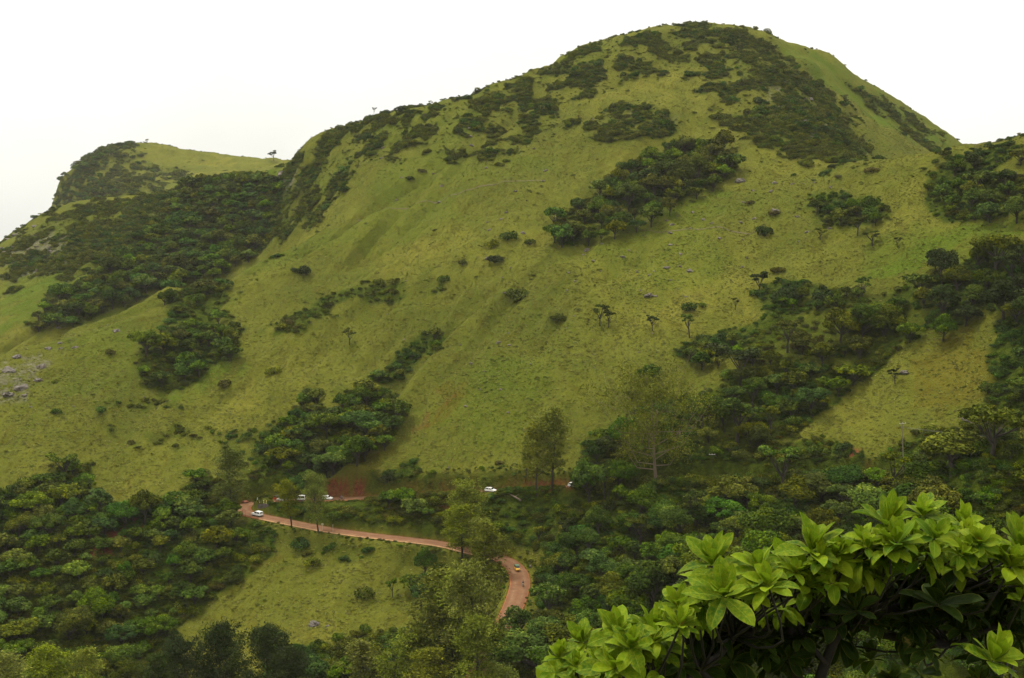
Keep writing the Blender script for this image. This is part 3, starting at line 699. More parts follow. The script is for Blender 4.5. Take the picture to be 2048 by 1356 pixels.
def feathery(seed, n=9000, width=.16, z0=.22, nb=34, leaf=.012, up=1.0, thick=.011, spread=.028, power=.7, curve=.3):
    rng = np.random.default_rng(seed); t_ = MB(); ts = []
    lean = rng.normal(size=2) * .03
    top = np.array([lean[0], lean[1], .97]); tk = lambda z: np.array([lean[0] * z + .008 * math.sin(9 * z), lean[1] * z + .008 * math.cos(7 * z), z])
    zs = np.linspace(-.05, .95, 9); t_.tube([tuple(tk(z)) for z in zs], [thick * (1.15 - z * .95) for z in zs], 7)
    P = []; W = []
    for k in range(nb):
        z = z0 + (1 - z0) * (k + rng.uniform(0, 1)) / nb * .97; f = (z - z0) / (1 - z0)
        L = width * (math.sin(math.pi * min(1, .12 + .88 * f) ** power) ** .8 + .12) * rng.uniform(.6, 1.25)
        a = k * 2.4 + rng.uniform(-.5, .5); b0 = tk(z * .93)
        e_ = b0 + np.array([math.cos(a) * L, math.sin(a) * L, L * up * rng.uniform(.6, 1.3)])
        m_ = (b0 + e_) / 2 + np.array([math.cos(a) * L * .08, math.sin(a) * L * .08, -L * curve * .3])
        t_.tube([tuple(b0), tuple(m_), tuple(e_)], [thick * .38 * (1.1 - f), thick * .25 * (1.1 - f), thick * .08], 4)
        for q in range(4):
            s = rng.uniform(.35, 1.05); c = b0 + (e_ - b0) * s + rng.normal(size=3) * np.array([1, 1, .8]) * L * .16
            if q < 3: t_.tube([tuple(b0 + (e_ - b0) * s * .75), tuple(c)], [thick * .12, thick * .05], 3, False)
            P.append(c); W.append(rng.uniform(.5, 1.3))
    P = np.array(P); W = np.array(W); K = len(P); wh = rng.choice(K, n, p=W / W.sum())
    g = rng.normal(size=(n, 3)) * spread * W[wh][:, None] * np.array([1, 1, .75]); g[:, 2] -= np.abs(rng.normal(size=n)) * spread * .25
    X = P[wh] + g; lt = rng.uniform(0, 1, K)
    Nn = rng.normal(size=(n, 3)) + np.array([0, 0, .5]); s = leaf * rng.uniform(.6, 1.4, n)
    t = np.clip(.4 * lt[wh] + .55 * rng.beta(2, 2.2, n), 0, 1)
    return Proto(quads(X, Nn, s * .32, s, rng, t), t_)
def sparse(seed, n=2600):
    """small open tree on a thin forking stem"""
    rng = np.random.default_rng(seed); t_ = MB(); P = []
    t_.tube([(0, 0, -.06), (.01, .01, .25), (.03, 0, .42)], [.030, .024, .018], 6)
    for k in range(7):
        a = k * 2.4 + rng.uniform(-.4, .4); L = rng.uniform(.12, .30)
        e_ = np.array([math.cos(a) * L, math.sin(a) * L, rng.uniform(.62, .93)]); z0 = rng.uniform(.28, .44)
        t_.tube([(.02, 0, z0), tuple(e_ * .55 + np.array([0, 0, z0 * .42])), tuple(e_)], [.014, .010, .004], 4)
        P.append((e_, rng.uniform(.08, .13)))
    wh = rng.choice(len(P), n); d = dirs(n, rng, -.4)
    X = np.array([P[k][0] for k in wh]) + d * np.array([P[k][1] for k in wh])[:, None] * np.array([1, 1, .65]) * rng.uniform(.4, 1.05, (n, 1))
    s = .026 * rng.uniform(.6, 1.3, n)
    return Proto(quads(X, d + rng.normal(size=(n, 3)) * .7 + np.array([0, 0, .4]), s * .6, s, rng, np.clip(rng.beta(2, 2.2, n), 0, 1)), t_)
def crown_mesh(p, mat, name='crown'):
    V, Fq, t = p.crown
    return np_mesh(name, V, Fq, [mat], {'tone': ('POINT', t)})
def trunk_mesh(p, mat, name='trunk'):
    me_ = bpy.data.meshes.new(name); me_.from_pydata(p.trunk.v, [], p.trunk.f); me_.materials.append(mat); return me_
def whole_mesh(p, leafm, barkm, name):
    V, Fq, t = p.crown; tv = np.array(p.trunk.v); n0 = len(V)
    tf = [f for f in p.trunk.f if len(f) == 4] ; tf = np.array(tf) + n0
    return np_mesh(name, np.vstack([V, tv]), np.vstack([Fq, tf]), [leafm, barkm], {'tone': ('POINT', np.concatenate([t, np.full(len(tv), .3)]))}, mat_idx=np.concatenate([np.zeros(len(Fq)), np.ones(len(tf))]))

BROAD = [broadleaf(100 + i, nl=[20, 24, 11, 22, 15, 28, 9, 17, 30, 13][i], wide=[.46, .50, .36, .55, .48, .60, .38, .44, .52, .58][i], skirt=[.35, .2, .7, .3, .6, .1, .5, .8, .3, .15][i], off=[0, .06, .03, .10, .12, .04, .14, .02, .08, .16][i]) for i in range(10)]
BROAD_FAR = [broadleaf(140 + i, n=1500, nl=12 + 2 * i, wide=.46 + .03 * i, skirt=.5) for i in range(4)]
for p in BROAD_FAR:      # larger sprays, fewer of them
    V, Fq, t = p.crown; Q = V.reshape(-1, 4, 3); c = Q.mean(1, keepdims=True); p.crown = ((c + (Q - c) * 1.9).reshape(-1, 3), Fq, t)
BUSH = [bush(200 + i, nl=8 + i) for i in range(5)]
SPARSE = [sparse(300 + i) for i in range(4)]
FEATHER = [feathery(400 + i, n=8500, width=[.15, .13, .18, .20][i]) for i in range(4)]
FEATHER_DENSE = [feathery(420 + i, n=15000, width=.25, z0=.08, nb=46, spread=.034, leaf=.014, up=.8) for i in range(2)]
FEATHER_WIDE = [feathery(437, n=13000, width=.50, z0=.14, nb=30, spread=.058, leaf=.013, up=.85, thick=.016, power=1.1, curve=.9)]
HUES = ['leaf_green', 'leaf_blue', 'leaf_olive', 'leaf_brown', 'leaf_wispy', 'leaf_dark']
_cache = {}
def meshes_for(kind, i, hue, bark='bark'):
    k = (kind, i, hue, bark)
    if k not in _cache:
        p = {'broad': BROAD, 'bush': BUSH, 'sparse': SPARSE, 'feather': FEATHER, 'dense': FEATHER_DENSE, 'wide': FEATHER_WIDE}[kind][i]
        _cache[k] = (crown_mesh(p, M[hue], 'crown' if kind != 'bush' else 'foliage'), trunk_mesh(p, M[bark], 'trunk' if kind != 'bush' else 'stem'))
    return _cache[k]
def plant(name, kind, i, hue, loc, h, label, cat, group=None, wide=1.0, rz=None, bark='bark'):
    cm, tm = meshes_for(kind, i, hue, bark)
    r = bpy.data.objects.new(name, None); r.location = loc; an_ = random.uniform(.84, 1.19); r.scale = (h * wide * an_, h * wide / an_, h * random.uniform(.88, 1.15)); r.rotation_euler = (random.uniform(-.12, .12), random.uniform(-.12, .12), random.uniform(0, 6.28) if rz is None else rz)
    r.empty_display_size = .3
    COL.objects.link(r); tag(r, label, cat, group)
    t = bpy.data.objects.new('trunk' if kind != 'bush' else 'stem', tm); t.parent = r; COL.objects.link(t)
    c = bpy.data.objects.new('crown' if kind != 'bush' else 'foliage', cm); c.parent = r; COL.objects.link(c)
    return r

# ------------------------------------------------------------------ where plants stand
cell = np.zeros(GX.shape); cell[:-1, :-1] = (GX[:-1, 1:] - GX[:-1, :-1]) * (GY[1:, :-1] - GY[:-1, :-1])
GFLAT = dict(x=GX.ravel(), y=GY.ravel(), z=GZ.ravel(), px=PXG.ravel(), py=PYG.ravel(), a=cell.ravel())
def sample(poly, d0, d1, n, spacing, rng, raise_m=0.0, extra=None, taken=None):
    """n well spaced ground points whose plants (centre raise_m above ground) fall in a surveyed outline"""
    g = GFLAT; rr = raise_m * F_PX / np.maximum(g['y'], 1)
    msk = inpoly(poly, g['px'], g['py'] - rr) & (g['y'] > d0) & (g['y'] < d1)
    if extra is not None: msk &= extra
    ix = np.where(msk)[0]
    if not len(ix): return []
    w = g['a'][ix]; w = w / w.sum()
    cand = rng.choice(ix, min(len(ix), n * 14), p=w, replace=False) if np.count_nonzero(w) >= min(len(ix), n * 14) else ix
    grid = {} if taken is None else taken; out = []; s = spacing
    for k in cand:
        x, y = g['x'][k] + rng.uniform(-.4, .4), g['y'][k] + rng.uniform(-.4, .4); cx, cy = int(x // s), int(y // s); ok = True
        for a in (-1, 0, 1):
            for b in (-1, 0, 1):
                for (qx, qy) in grid.get((cx + a, cy + b), ()):
                    if (qx - x) ** 2 + (qy - y) ** 2 < s * s: ok = False
        if ok:
            grid.setdefault((cx, cy), []).append((x, y)); out.append((x, y))
            if len(out) >= n: break
    return out
VR = np.random.default_rng(99)
def pick(weights):
    ks = list(weights); w = np.array([weights[k] for k in ks], float); return ks[VR.choice(len(ks), p=w / w.sum())]
TREES = []     # (x, y, h, kind, hue, wide, label place phrase, category, name)
def zone(key, polyz, n, spacing, h0, h1, hues, place, kind='broad', wide=1.0, road_clear=5.0, name=None):
    for poly, d0, d1 in polyz:
        for (x, y) in sample(poly, d0, d1, n, spacing, VR, (h0 + h1) * .25):
            if road_near(np.array([x]), np.array([y]))[0][0] < road_clear: continue
            h = VR.uniform(h0, h1) * (VR.uniform(.75, 1.1) if VR.random() > .16 else 1.35)
            TREES.append((x, y, h, kind, pick(hues), wide * VR.uniform(.85, 1.2), place, name))
G1 = {'leaf_green': 5, 'leaf_blue': 3, 'leaf_olive': 3, 'leaf_fresh': 2}
G2 = {'leaf_green': 4, 'leaf_blue': 1, 'leaf_olive': 5, 'leaf_fresh': 1}
G3 = {'leaf_green': 3, 'leaf_blue': 5, 'leaf_olive': 1}
zone('strip', [Z['strip']], 85, 6.2, 8, 12, G2, 'in the wooded strip below the summit', wide=1.05)
zone('midleft', [([(325, 600), (370, 555), (430, 545), (445, 570), (420, 605), (370, 625)], 380, 620)], 15, 5.0, 5.5, 8, G3, 'in the upper clump on the left hillside', wide=1.1)
zone('midleft2', [([(285, 735), (290, 690), (340, 660), (450, 630), (488, 655), (470, 700), (400, 740), (320, 760)], 380, 600)], 34, 5.0, 6, 9, G1, 'in the tree hollow low on the left hillside', wide=1.1)
zone('gullyA', [([(500, 990), (540, 900), (580, 835), (612, 778), (642, 785), (630, 850), (600, 900), (570, 990)], 380, 520)], 34, 4.6, 5, 8, G1, 'climbing the narrow gully above the hairpin bend', wide=1.1)
zone('gullyA2', [([(640, 880), (680, 795), (750, 775), (808, 822), (780, 880), (700, 915), (650, 945), (590, 985), (600, 930)], 380, 520)], 42, 4.8, 6, 10, G1, 'in the rounded thicket above the red bank', wide=1.15)
zone('gullyB', [([(745, 755), (790, 715), (820, 715), (800, 750)], 380, 600), ([(850, 690), (862, 670), (884, 672), (872, 692)], 400, 600)], 9, 4.5, 4.5, 7, G1, 'in the crease beside the grassy rib in mid slope')
zone('leftwood', [([(0, 985), (60, 955), (185, 925), (190, 1000), (260, 1015), (350, 1000), (400, 945), (450, 960), (480, 1040), (470, 1100), (400, 1190), (320, 1270), (240, 1340), (150, 1420), (-330, 1420), (-330, 1000)], 280, 430)], 330, 4.3, 3.6, 8.5, {'leaf_green': 5, 'leaf_blue': 2, 'leaf_olive': 4, 'leaf_fresh': 5}, 'in the wood filling the lower left slope', wide=1.15)
zone('rightwood', [([(1150, 985), (1165, 925), (1200, 875), (1235, 850), (1250, 900), (1240, 975)], 300, 420)], 14, 5, 8, 12, {'leaf_blue': 1, 'leaf_green': 1}, 'in the dark grove above the upper road')
zone('rightwood', [([(1460, 770), (1500, 700), (1600, 680), (1650, 680), (1740, 610), (1780, 640), (1720, 740), (1600, 830), (1520, 890), (1430, 890), (1400, 830)], 290, 440)], 48, 6.3, 5, 10.5, G2, 'in the ravine wood right of the slope', wide=1.15)
zone('rightwood', [([(1740, 620), (1790, 570), (1880, 530), (1960, 500), (2360, 480), (2360, 620), (1960, 620), (1930, 650), (1820, 670)], 270, 450)], 34, 6.2, 8, 13, {'leaf_green': 3, 'leaf_dark': 3, 'leaf_olive': 1}, 'in the upper wood at the right edge', wide=1.1)  # leaf_dark share puts the deep shade of this wood into its leaf colour
zone('rightwood', [([(1985, 620), (2360, 560), (2360, 900), (2030, 880), (2000, 760)], 240, 400)], 16, 5.5, 9, 13, {'leaf_green': 1, 'leaf_dark': 4}, 'in the deep dark wood down the right edge', wide=1.1)  # mostly leaf_dark: the near black shade here is painted as leaf colour
zone('rightwood', [([(1560, 900), (1680, 890), (1700, 930), (1860, 930), (1900, 870), (2040, 860), (2360, 900), (2360, 1100), (1500, 1100), (1420, 1000), (1440, 900)], 200, 340)], 60, 6.6, 7, 12, G2, 'below the upper road on the right', wide=1.25)
zone('rightwood', [([(1230, 1020), (1420, 985), (1500, 1080), (1480, 1200), (1300, 1250), (1140, 1250), (1060, 1330), (1060, 1400), (960, 1400), (1010, 1290), (1080, 1215), (1080, 1140), (1110, 1080)], 220, 345)], 66, 6.0, 6, 10, G1, 'in the ravine wood beside the lower bend', wide=1.2, road_clear=10.5)
zone('rightwood', [([(1100, 1260), (1300, 1230), (1500, 1100), (2360, 1090), (2360, 1450), (1080, 1450)], 150, 280)], 70, 6.6, 7, 11, G2, 'below and behind the big leafed foreground tree', wide=1.2)
zone('between', [([(740, 1062), (735, 1020), (760, 985), (820, 985), (842, 1030), (830, 1065)], 330, 400)], 7, 4.2, 7, 9, {'leaf_green': 1}, 'in the clump between the two roads', wide=1.15)
zone('between', [([(640, 1034), (720, 1034), (740, 1054), (650, 1050)], 330, 400), ([(840, 1010), (900, 1020), (890, 1070), (840, 1060)], 330, 400), ([(1130, 1020), (1180, 1020), (1180, 1090), (1120, 1080)], 300, 400)], 6, 4.5, 3.2, 5, G1, 'on the steep strip between the two roads')
zone('spurtop', [([(1870, 400), (1850, 350), (1940, 315), (2300, 280), (2300, 400), (1960, 430), (1890, 430)], 330, 520)], 30, 6.2, 7, 11, G2, 'crowning the near spur at the upper right', wide=1.1)
zone('spurtop2', [([(1620, 420), (1640, 395), (1700, 405), (1760, 405), (1765, 435), (1665, 440)], 400, 620)], 11, 4.8, 5, 8, G1, 'in the clump on the saddle right of the slope')
zone('scatter', [([(1560, 600), (1600, 575), (1720, 580), (1750, 600), (1650, 620), (1560, 620)], 330, 480), ([(1370, 715), (1410, 685), (1500, 680), (1500, 720), (1400, 725)], 330, 480)], 10, 5, 4.5, 7, G1, 'scattered across the right of the grass slope')
zone('scatter', [([(1240, 790), (1245, 740), (1290, 720), (1310, 750), (1280, 790)], 340, 480)], 4, 4.5, 5, 8, G1, 'in the small clump left of the bare spreading tree')
zone('lower', [([(600, 1330), (700, 1300), (860, 1250), (900, 1330), (900, 1420), (560, 1430)], 230, 340)], 18, 5.5, 5, 9, G1, 'along the bottom of the lower meadow')
zone('lower', [([(820, 1190), (815, 1130), (860, 1110), (900, 1120), (900, 1200), (850, 1220)], 300, 360)], 8, 4.5, 6, 9, {'leaf_green': 1, 'leaf_blue': 1}, 'below the lower road beside the feathery trees')
zone('wood', [Z['woodridge']], 400, 6.0, 6.5, 10.5, {'leaf_green': 5, 'leaf_blue': 4, 'leaf_olive': 3, 'leaf_fresh': 3}, 'on the wooded ridge across the side valley', wide=1.15)
zone('wood', [([(110, 410), (110, 360), (200, 300), (235, 300), (200, 350), (240, 380), (180, 405)], 1200, 1600)], 110, 7, 6, 11, G3, 'on the far hill', wide=1.2)
TREES.sort(key=lambda t: -t[2] / t[1])
print('trees', len(TREES), 'individual up to 300')
HN = {'leaf_fresh': 'fresh light green', 'leaf_green': 'deep green', 'leaf_blue': 'cool dark green', 'leaf_olive': 'yellowish olive green', 'leaf_dark': 'blackish green', 'leaf_brown': 'brownish'}
FAR_TREES = []
from collections import defaultdict
by_place = defaultdict(list)
for t in TREES[:300]: by_place[t[6]].append(proj(t[0], t[1], float(ground(np.array([t[0]]), np.array([t[1]]))[0])))
def where_in(place, x, y):
    q = np.array(by_place[place])
    if len(q) < 8: return ''
    a, b = proj(x, y, float(ground(np.array([x]), np.array([y]))[0])); mx_, my_ = np.median(q[:, 0]), np.median(q[:, 1])
    return ', ' + ('upper' if b < my_ else 'lower') + (' left' if a < mx_ else ' right')
for k, (x, y, h, kind, hue, wd, place, nm) in enumerate(TREES):
    z = float(ground(np.array([x]), np.array([y]))[0])
    if k < 300:
        wh_ = where_in(place, x, y)
        if ('wood' in place or 'road' in place) and VR.random() < .13:
            plant('open_tree', 'sparse', int(VR.integers(4)), hue, (x, y, z - .1), h * 1.1, 'open crowned bare stemmed tree ' + place + wh_, 'tree', 'open crowned trees ' + place + wh_, wd)
        else: plant('broadleaf_tree', 'broad', int(VR.integers(10)), hue, (x, y, z - .1), h, HN[hue] + ' rounded tree ' + place + wh_, 'tree', HN[hue] + ' trees ' + place + wh_, wd)
    else: FAR_TREES.append((x, y, z - .1, h, wd, hue))

# ------------------------------------------------------------------ instancing of what nobody could count
def stuff_cloud(name, P, S, protos, which, label, cat, wide=None, tilt=0.0):
    n = len(P); me_ = bpy.data.meshes.new(name); me_.vertices.add(n); me_.vertices.foreach_set('co', np.ascontiguousarray(P, np.float32).ravel())
    wide = np.ones(n) if wide is None else wide
    sc_ = np.stack([S * wide, S * wide, S], -1)
    a = me_.attributes.new('size', 'FLOAT_VECTOR', 'POINT'); a.data.foreach_set('vector', np.ascontiguousarray(sc_, np.float32).ravel())
    r = np.stack([VR.uniform(-tilt, tilt, n), VR.uniform(-tilt, tilt, n), VR.uniform(0, 6.28, n)], -1)
    a = me_.attributes.new('turn', 'FLOAT_VECTOR', 'POINT'); a.data.foreach_set('vector', np.ascontiguousarray(r, np.float32).ravel())
    a = me_.attributes.new('which', 'INT', 'POINT'); a.data.foreach_set('value', np.ascontiguousarray(which, np.int32))
    a = me_.attributes.new('irand', 'FLOAT', 'POINT'); a.data.foreach_set('value', np.ascontiguousarray(VR.uniform(0, 1, n), np.float32))
    pc = bpy.data.collections.new(name + '_kinds')
    for i, pm in enumerate(protos): pc.objects.link(bpy.data.objects.new('%s_kind_%02d' % (name, i), pm))
    ng = bpy.data.node_groups.new(name, 'GeometryNodeTree')
    ng.interface.new_socket('Geometry', in_out='INPUT', socket_type='NodeSocketGeometry'); ng.interface.new_socket('Geometry', in_out='OUTPUT', socket_type='NodeSocketGeometry')
    gi = ng.nodes.new('NodeGroupInput'); go = ng.nodes.new('NodeGroupOutput'); ip = ng.nodes.new('GeometryNodeInstanceOnPoints')
    cinf = ng.nodes.new('GeometryNodeCollectionInfo'); cinf.inputs['Collection'].default_value = pc; cinf.inputs['Separate Children'].default_value = True; cinf.inputs['Reset Children'].default_value = True
    def na(nm, ty):
        q = ng.nodes.new('GeometryNodeInputNamedAttribute'); q.data_type = ty; q.inputs['Name'].default_value = nm; return q.outputs['Attribute']
    e2r = ng.nodes.new('FunctionNodeEulerToRotation')
    L_ = ng.links.new
    L_(gi.outputs[0], ip.inputs['Points']); L_(cinf.outputs[0], ip.inputs['Instance']); ip.inputs['Pick Instance'].default_value = True
    L_(na('which', 'INT'), ip.inputs['Instance Index']); L_(na('turn', 'FLOAT_VECTOR'), e2r.inputs[0]); L_(e2r.outputs[0], ip.inputs['Rotation'])
    L_(na('size', 'FLOAT_VECTOR'), ip.inputs['Scale']); L_(ip.outputs[0], go.inputs[0])
    o = link(bpy.data.objects.new(name, me_)); md = o.modifiers.new('scatter', 'NODES'); md.node_group = ng
    return tag(o, label, cat, kind='stuff')
fp = []; fk = {}
for hue in ('leaf_green', 'leaf_blue', 'leaf_olive', 'leaf_dark', 'leaf_fresh'):
    for i, p in enumerate(BROAD_FAR): fk[(hue, i)] = len(fp); fp.append(whole_mesh(p, M[hue], M['bark'], 'far_tree'))
FT = FAR_TREES
stuff_cloud('distant_wood', np.array([(t[0], t[1], t[2]) for t in FT]), np.array([t[3] for t in FT]), fp, np.array([fk[(t[5] if t[5] != 'leaf_brown' else 'leaf_olive', int(VR.integers(4)))] for t in FT]),
            'mass of rounded dark green trees covering the ridge across the valley', 'woodland', np.array([t[4] for t in FT]), .06)

# low scrub and undergrowth
scr = SCRUB.ravel()
def scatter_w(weight, n, spacing=None):
    w = weight * GFLAT['a']; w = w / w.sum()
    ix = VR.choice(len(w), n, p=w); return GFLAT['x'][ix] + VR.uniform(-.5, .5, n), GFLAT['y'][ix] + VR.uniform(-.5, .5, n)
vis = (GFLAT['px'] > -320) & (GFLAT['px'] < 2360) & (GFLAT['py'] < 1500) & (GFLAT['y'] > 120) & (GFLAT['y'] < 1640)
front = 1 / np.maximum(GFLAT['y'], 150) ** 1.2
heathw = np.clip(sstep(.08, .5, fbm((GFLAT['x'] - .38 * GFLAT['y']) / 14, (GFLAT['y'] + .38 * GFLAT['x']) / 52, 131, 4)), 0, 1) * .13 * (SOIL.ravel() < .2)
sx, sy = scatter_w(np.where(vis, np.maximum(scr * (1 + 2.4 * (GFLAT['y'] > 560)), heathw), 0) * front, 56000)
# shrubs roughening the crest lines
cx_, cy_ = [], []
for px_ in np.arange(110, 2048, 7):
    sel = np.where((np.abs(GFLAT['px'] - px_) < 3) & (GFLAT['y'] > 300) & (GFLAT['y'] < 1620))[0]
    k_ = sel[np.argmin(GFLAT['py'][sel])]
    if VR.random() < (.6 if (px_ < 260 or 540 < px_ < 1480) else .35):
        for _ in range(int(VR.integers(1, 4))): cx_.append(GFLAT['x'][k_] + VR.normal() * 1.5); cy_.append(GFLAT['y'][k_] + VR.normal() * 4 - 3)
# hedge of growth along the road edges
hx_, hy_, hh_ = [], [], []
for k_ in range(4, len(ROAD) - 4):
    q = proj(*ROAD[k_]); up_road = ROAD[k_, 1] > 0 and k_ > len(ROAD) * .52; n_ = np.array([-ROAD_T[k_][1], ROAD_T[k_][0]])
    L_ = np.linalg.norm(ROAD[k_ + 1, :2] - ROAD[k_, :2])
    near = 1 if n_[1] < 0 else -1
    if not (q[0] < 530 and q[1] < 1040):
        for _ in range(max(1, int(L_ * (4.0 if up_road else 1.6)))):
            o_ = VR.uniform(3.4, 5.6) * near; hx_.append(ROAD[k_, 0] + n_[0] * o_ + VR.normal() * .5); hy_.append(ROAD[k_, 1] + n_[1] * o_ + VR.normal() * .3)
            hh_.append((VR.uniform(1.3, 2.3) if q[0] > 745 else VR.uniform(.35, .8)) * (1.7 if q[0] > 1130 and up_road else 1) if up_road else VR.uniform(.5, 1.0))
            if up_road and (640 < q[0] < 672 or 965 < q[0] < 1005 or 1138 < q[0] < 1166): hh_[-1] = VR.uniform(.25, .45)
    for _ in range(max(1, int(L_ * 2.2))):      # tufts breaking the road's edges
        o_ = VR.choice([-1, 1]) * VR.uniform(2.45, 3.4); hx_.append(ROAD[k_, 0] + n_[0] * o_ + VR.normal() * .3); hy_.append(ROAD[k_, 1] + n_[1] * o_ + VR.normal() * .3); hh_.append(VR.uniform(.12, .4))
    for _ in range(max(1, int(L_ * 1.3))):
        o_ = -VR.uniform(4.2, 8) * near; hx_.append(ROAD[k_, 0] + n_[0] * o_); hy_.append(ROAD[k_, 1] + n_[1] * o_); hh_.append(VR.uniform(.5, 1.4) if not (650 < q[0] < 735 and up_road) else .25)
rd_ = road_near(sx, sy)[0]; pj_ = proj(sx, sy, ground(sx, sy)); kz = (rd_ > 5.2) & ~((np.abs(pj_[0] - 693) < 42) & (rd_ < 11) & (sy > 375)) & ~((pj_[0] > 545) & (pj_[0] < 735) & (pj_[1] < 1014) & (rd_ < 9.5)); sx, sy = sx[kz], sy[kz]
hs_ = VR.uniform(.8, 2.4, len(sx)) * (1 + .2 * (sy > 560) + .7 * (sy > 1100)) * (1 + .9 * (VR.random(len(sx)) < .12)) * np.where(np.interp(np.arange(len(sx)), [0, 1], [0, 1]) < 0, 1, 1)
sx = np.concatenate([sx, cx_, hx_]); sy = np.concatenate([sy, cy_, hy_]); hs_ = np.concatenate([hs_, VR.uniform(.7, 2.3, len(cx_)), hh_])
sz = ground(sx, sy)
up_ = []; 
for hue in ('leaf_green', 'leaf_blue', 'leaf_olive', 'leaf_brown', 'leaf_heath'):
    for p in BUSH:
        up_.append(whole_mesh(p, M[hue], M['bark'], 'scrub_kind'))
patch = fbm(sx / 25, sy / 25, 91, 2) + VR.normal(size=len(sx)) * .18
hsel = np.digitize(patch, [-.15, .12, .75]); hsel = np.array([1, 0, 2, 3])[hsel]
si_ = np.interp  # plants of the open heath are lower and paler than those of the gullies
from_scrub = np.zeros(len(sx)); fj_ = np.clip(np.searchsorted(ys, sy), 0, NY - 1); fi_ = np.clip(np.searchsorted(uu, sx / (sy + AP)), 0, NX - 1); from_scrub = SCRUB[fj_, fi_]
openh = (from_scrub < .3) & (np.arange(len(sx)) < len(sx) - len(hx_) - len(cx_))
hsel = np.where(openh, 4, hsel); hsel = np.where((sy > 560) & (~openh) & (VR.random(len(sx)) < .55), 4, hsel); hsel = np.where((sy > 560) & (hsel == 3), 2, hsel); hs_ = np.where(openh, hs_ * .30, hs_)
stuff_cloud('undergrowth', np.stack([sx, sy, sz], -1), hs_, up_, hsel * 5 + VR.integers(0, 5, len(sx)), 'low tangled scrub covering the gullies, banks and craggy ground', 'undergrowth', VR.uniform(.8, 1.4, len(sx)) * np.where(openh, 1.8, 1), .25)

# grass tussocks on the open slopes
def tussock(seed, n=26):
    rng = np.random.default_rng(seed); d = dirs(n, rng, .05); P = d * np.array([.5, .5, .18]) * rng.uniform(.55, 1.0, (n, 1))
    s = .17 * rng.uniform(.7, 1.3, n)
    V, Fq, t = quads(P, d + rng.normal(size=(n, 3)) * .4 + np.array([0, -.1, .9]), s * .55, s, rng, rng.uniform(0, 1, n))
    return np_mesh('tussock', V, Fq, [M['grass_blade']], {'tone': ('POINT', t)})
M['grass_blade'] = leaf_mat('grass_blade', (.060, .070, .010), (.104, .108, .017), (.165, .160, .030), objvar=.28, huevar=.02)
M['grass_lush'] = leaf_mat('grass_lush', (.045, .074, .006), (.080, .115, .008), (.13, .155, .012), objvar=.28, huevar=.02)
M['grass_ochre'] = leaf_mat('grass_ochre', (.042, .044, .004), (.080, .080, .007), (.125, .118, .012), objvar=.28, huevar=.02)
tp = [tussock(500 + i) for i in range(5)]
for q in range(2):
    c_ = tp[q].copy(); c_.materials.clear(); c_.materials.append(M['grass_lush']); tp.append(c_)
for q in range(2):
    c_ = tp[q].copy(); c_.materials.clear(); c_.materials.append(M['grass_ochre']); tp.append(c_)
open_ = np.where(vis & (GFLAT['y'] > 270) & (GFLAT['y'] < 800), np.clip(1 - scr * 1.4 - SOIL.ravel() - ROCKY.ravel() * .6, 0, 1), 0)
gx, gy = scatter_w(open_ * np.minimum(1, (430 / np.maximum(GFLAT['y'], 1)) ** 1.5), 180000)
kz = road_near(gx, gy)[0] > 4.4; gx, gy = gx[kz], gy[kz]
dens = fbm(gx / 9, gy / 9, 95, 3); kz = dens + VR.uniform(-.5, .5, len(gx)) > -.35; gx, gy = gx[kz], gy[kz]
lushp = fbm(gx / 60, gy / 60, 77, 3) > .28
wsel = np.where(lushp & (VR.random(len(gx)) < .7), 5 + VR.integers(0, 2, len(gx)), VR.integers(0, 5, len(gx)))
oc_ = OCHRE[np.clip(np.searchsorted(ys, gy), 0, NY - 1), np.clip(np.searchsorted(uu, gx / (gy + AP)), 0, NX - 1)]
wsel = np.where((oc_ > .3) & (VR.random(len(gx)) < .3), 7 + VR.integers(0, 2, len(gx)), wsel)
st_ = fbm((gx - .38 * gy) / 17, (gy + .38 * gx) / 60, 331, 4) + .5 * fbm(gx / 70, gy / 70, 337, 2)
wsel = np.where((st_ + VR.normal(size=len(gx)) * .12 > .22) & (wsel < 7) & (VR.random(len(gx)) < .7), 7 + VR.integers(0, 2, len(gx)), wsel)
stuff_cloud('grass', np.stack([gx, gy, ground(gx, gy) - .03], -1), VR.uniform(.4, 1.15, len(gx)), tp, wsel, 'short rough tufted grass covering the open hillside', 'grass', VR.uniform(.8, 1.5, len(gx)), .35)

# ------------------------------------------------------------------ single trees and bushes surveyed one by one
def G(px, py):
    h_ = hit(px, py)
    return h_ if h_ is not None else pt(px, py, 300)
def single(px, py, top, kind, i, hue, name, label, cat='tree', group=None, wide=1.0, bark='bark', hmin=0, sink=.1):
    b = G(px, py); h = max(hmin, (py - top) * b[1] / F_PX)
    return plant(name, kind, i, hue, (b[0], b[1], b[2] - sink), h, label, cat, group, wide, bark=bark)
FE = 'feathery_tree'
single(462, 1030, 868, 'feather', 0, 'leaf_wispy', FE, 'tall thin feathery tree standing at the outer edge of the hairpin bend', wide=1.05)
single(583, 1056, 955, 'feather', 1, 'leaf_wispy', FE, 'pale feathery roadside tree between the white off-roader and the round sign', wide=1.25)
single(636, 1066, 938, 'feather', 2, 'leaf_wispy', FE, 'feathery roadside tree with dark trunk just left of the round sign', wide=1.1)
single(1073, 988, 833, 'feather', 3, 'leaf_wispy', FE, 'left one of two slender trees above the upper road cut bank', wide=.95)
single(1106, 980, 812, 'feather', 1, 'leaf_wispy', FE, 'right one of two slender trees above the upper road cut bank', wide=1.25)
single(1040, 1290, 1216, 'broad', 2, 'leaf_green', 'broadleaf_tree', 'rounded tree hiding the lower road where it leaves the bend', wide=1.3)
single(985, 1320, 1226, 'broad', 4, 'leaf_olive', 'broadleaf_tree', 'olive tree left of the one that hides the lower road', wide=1.3)
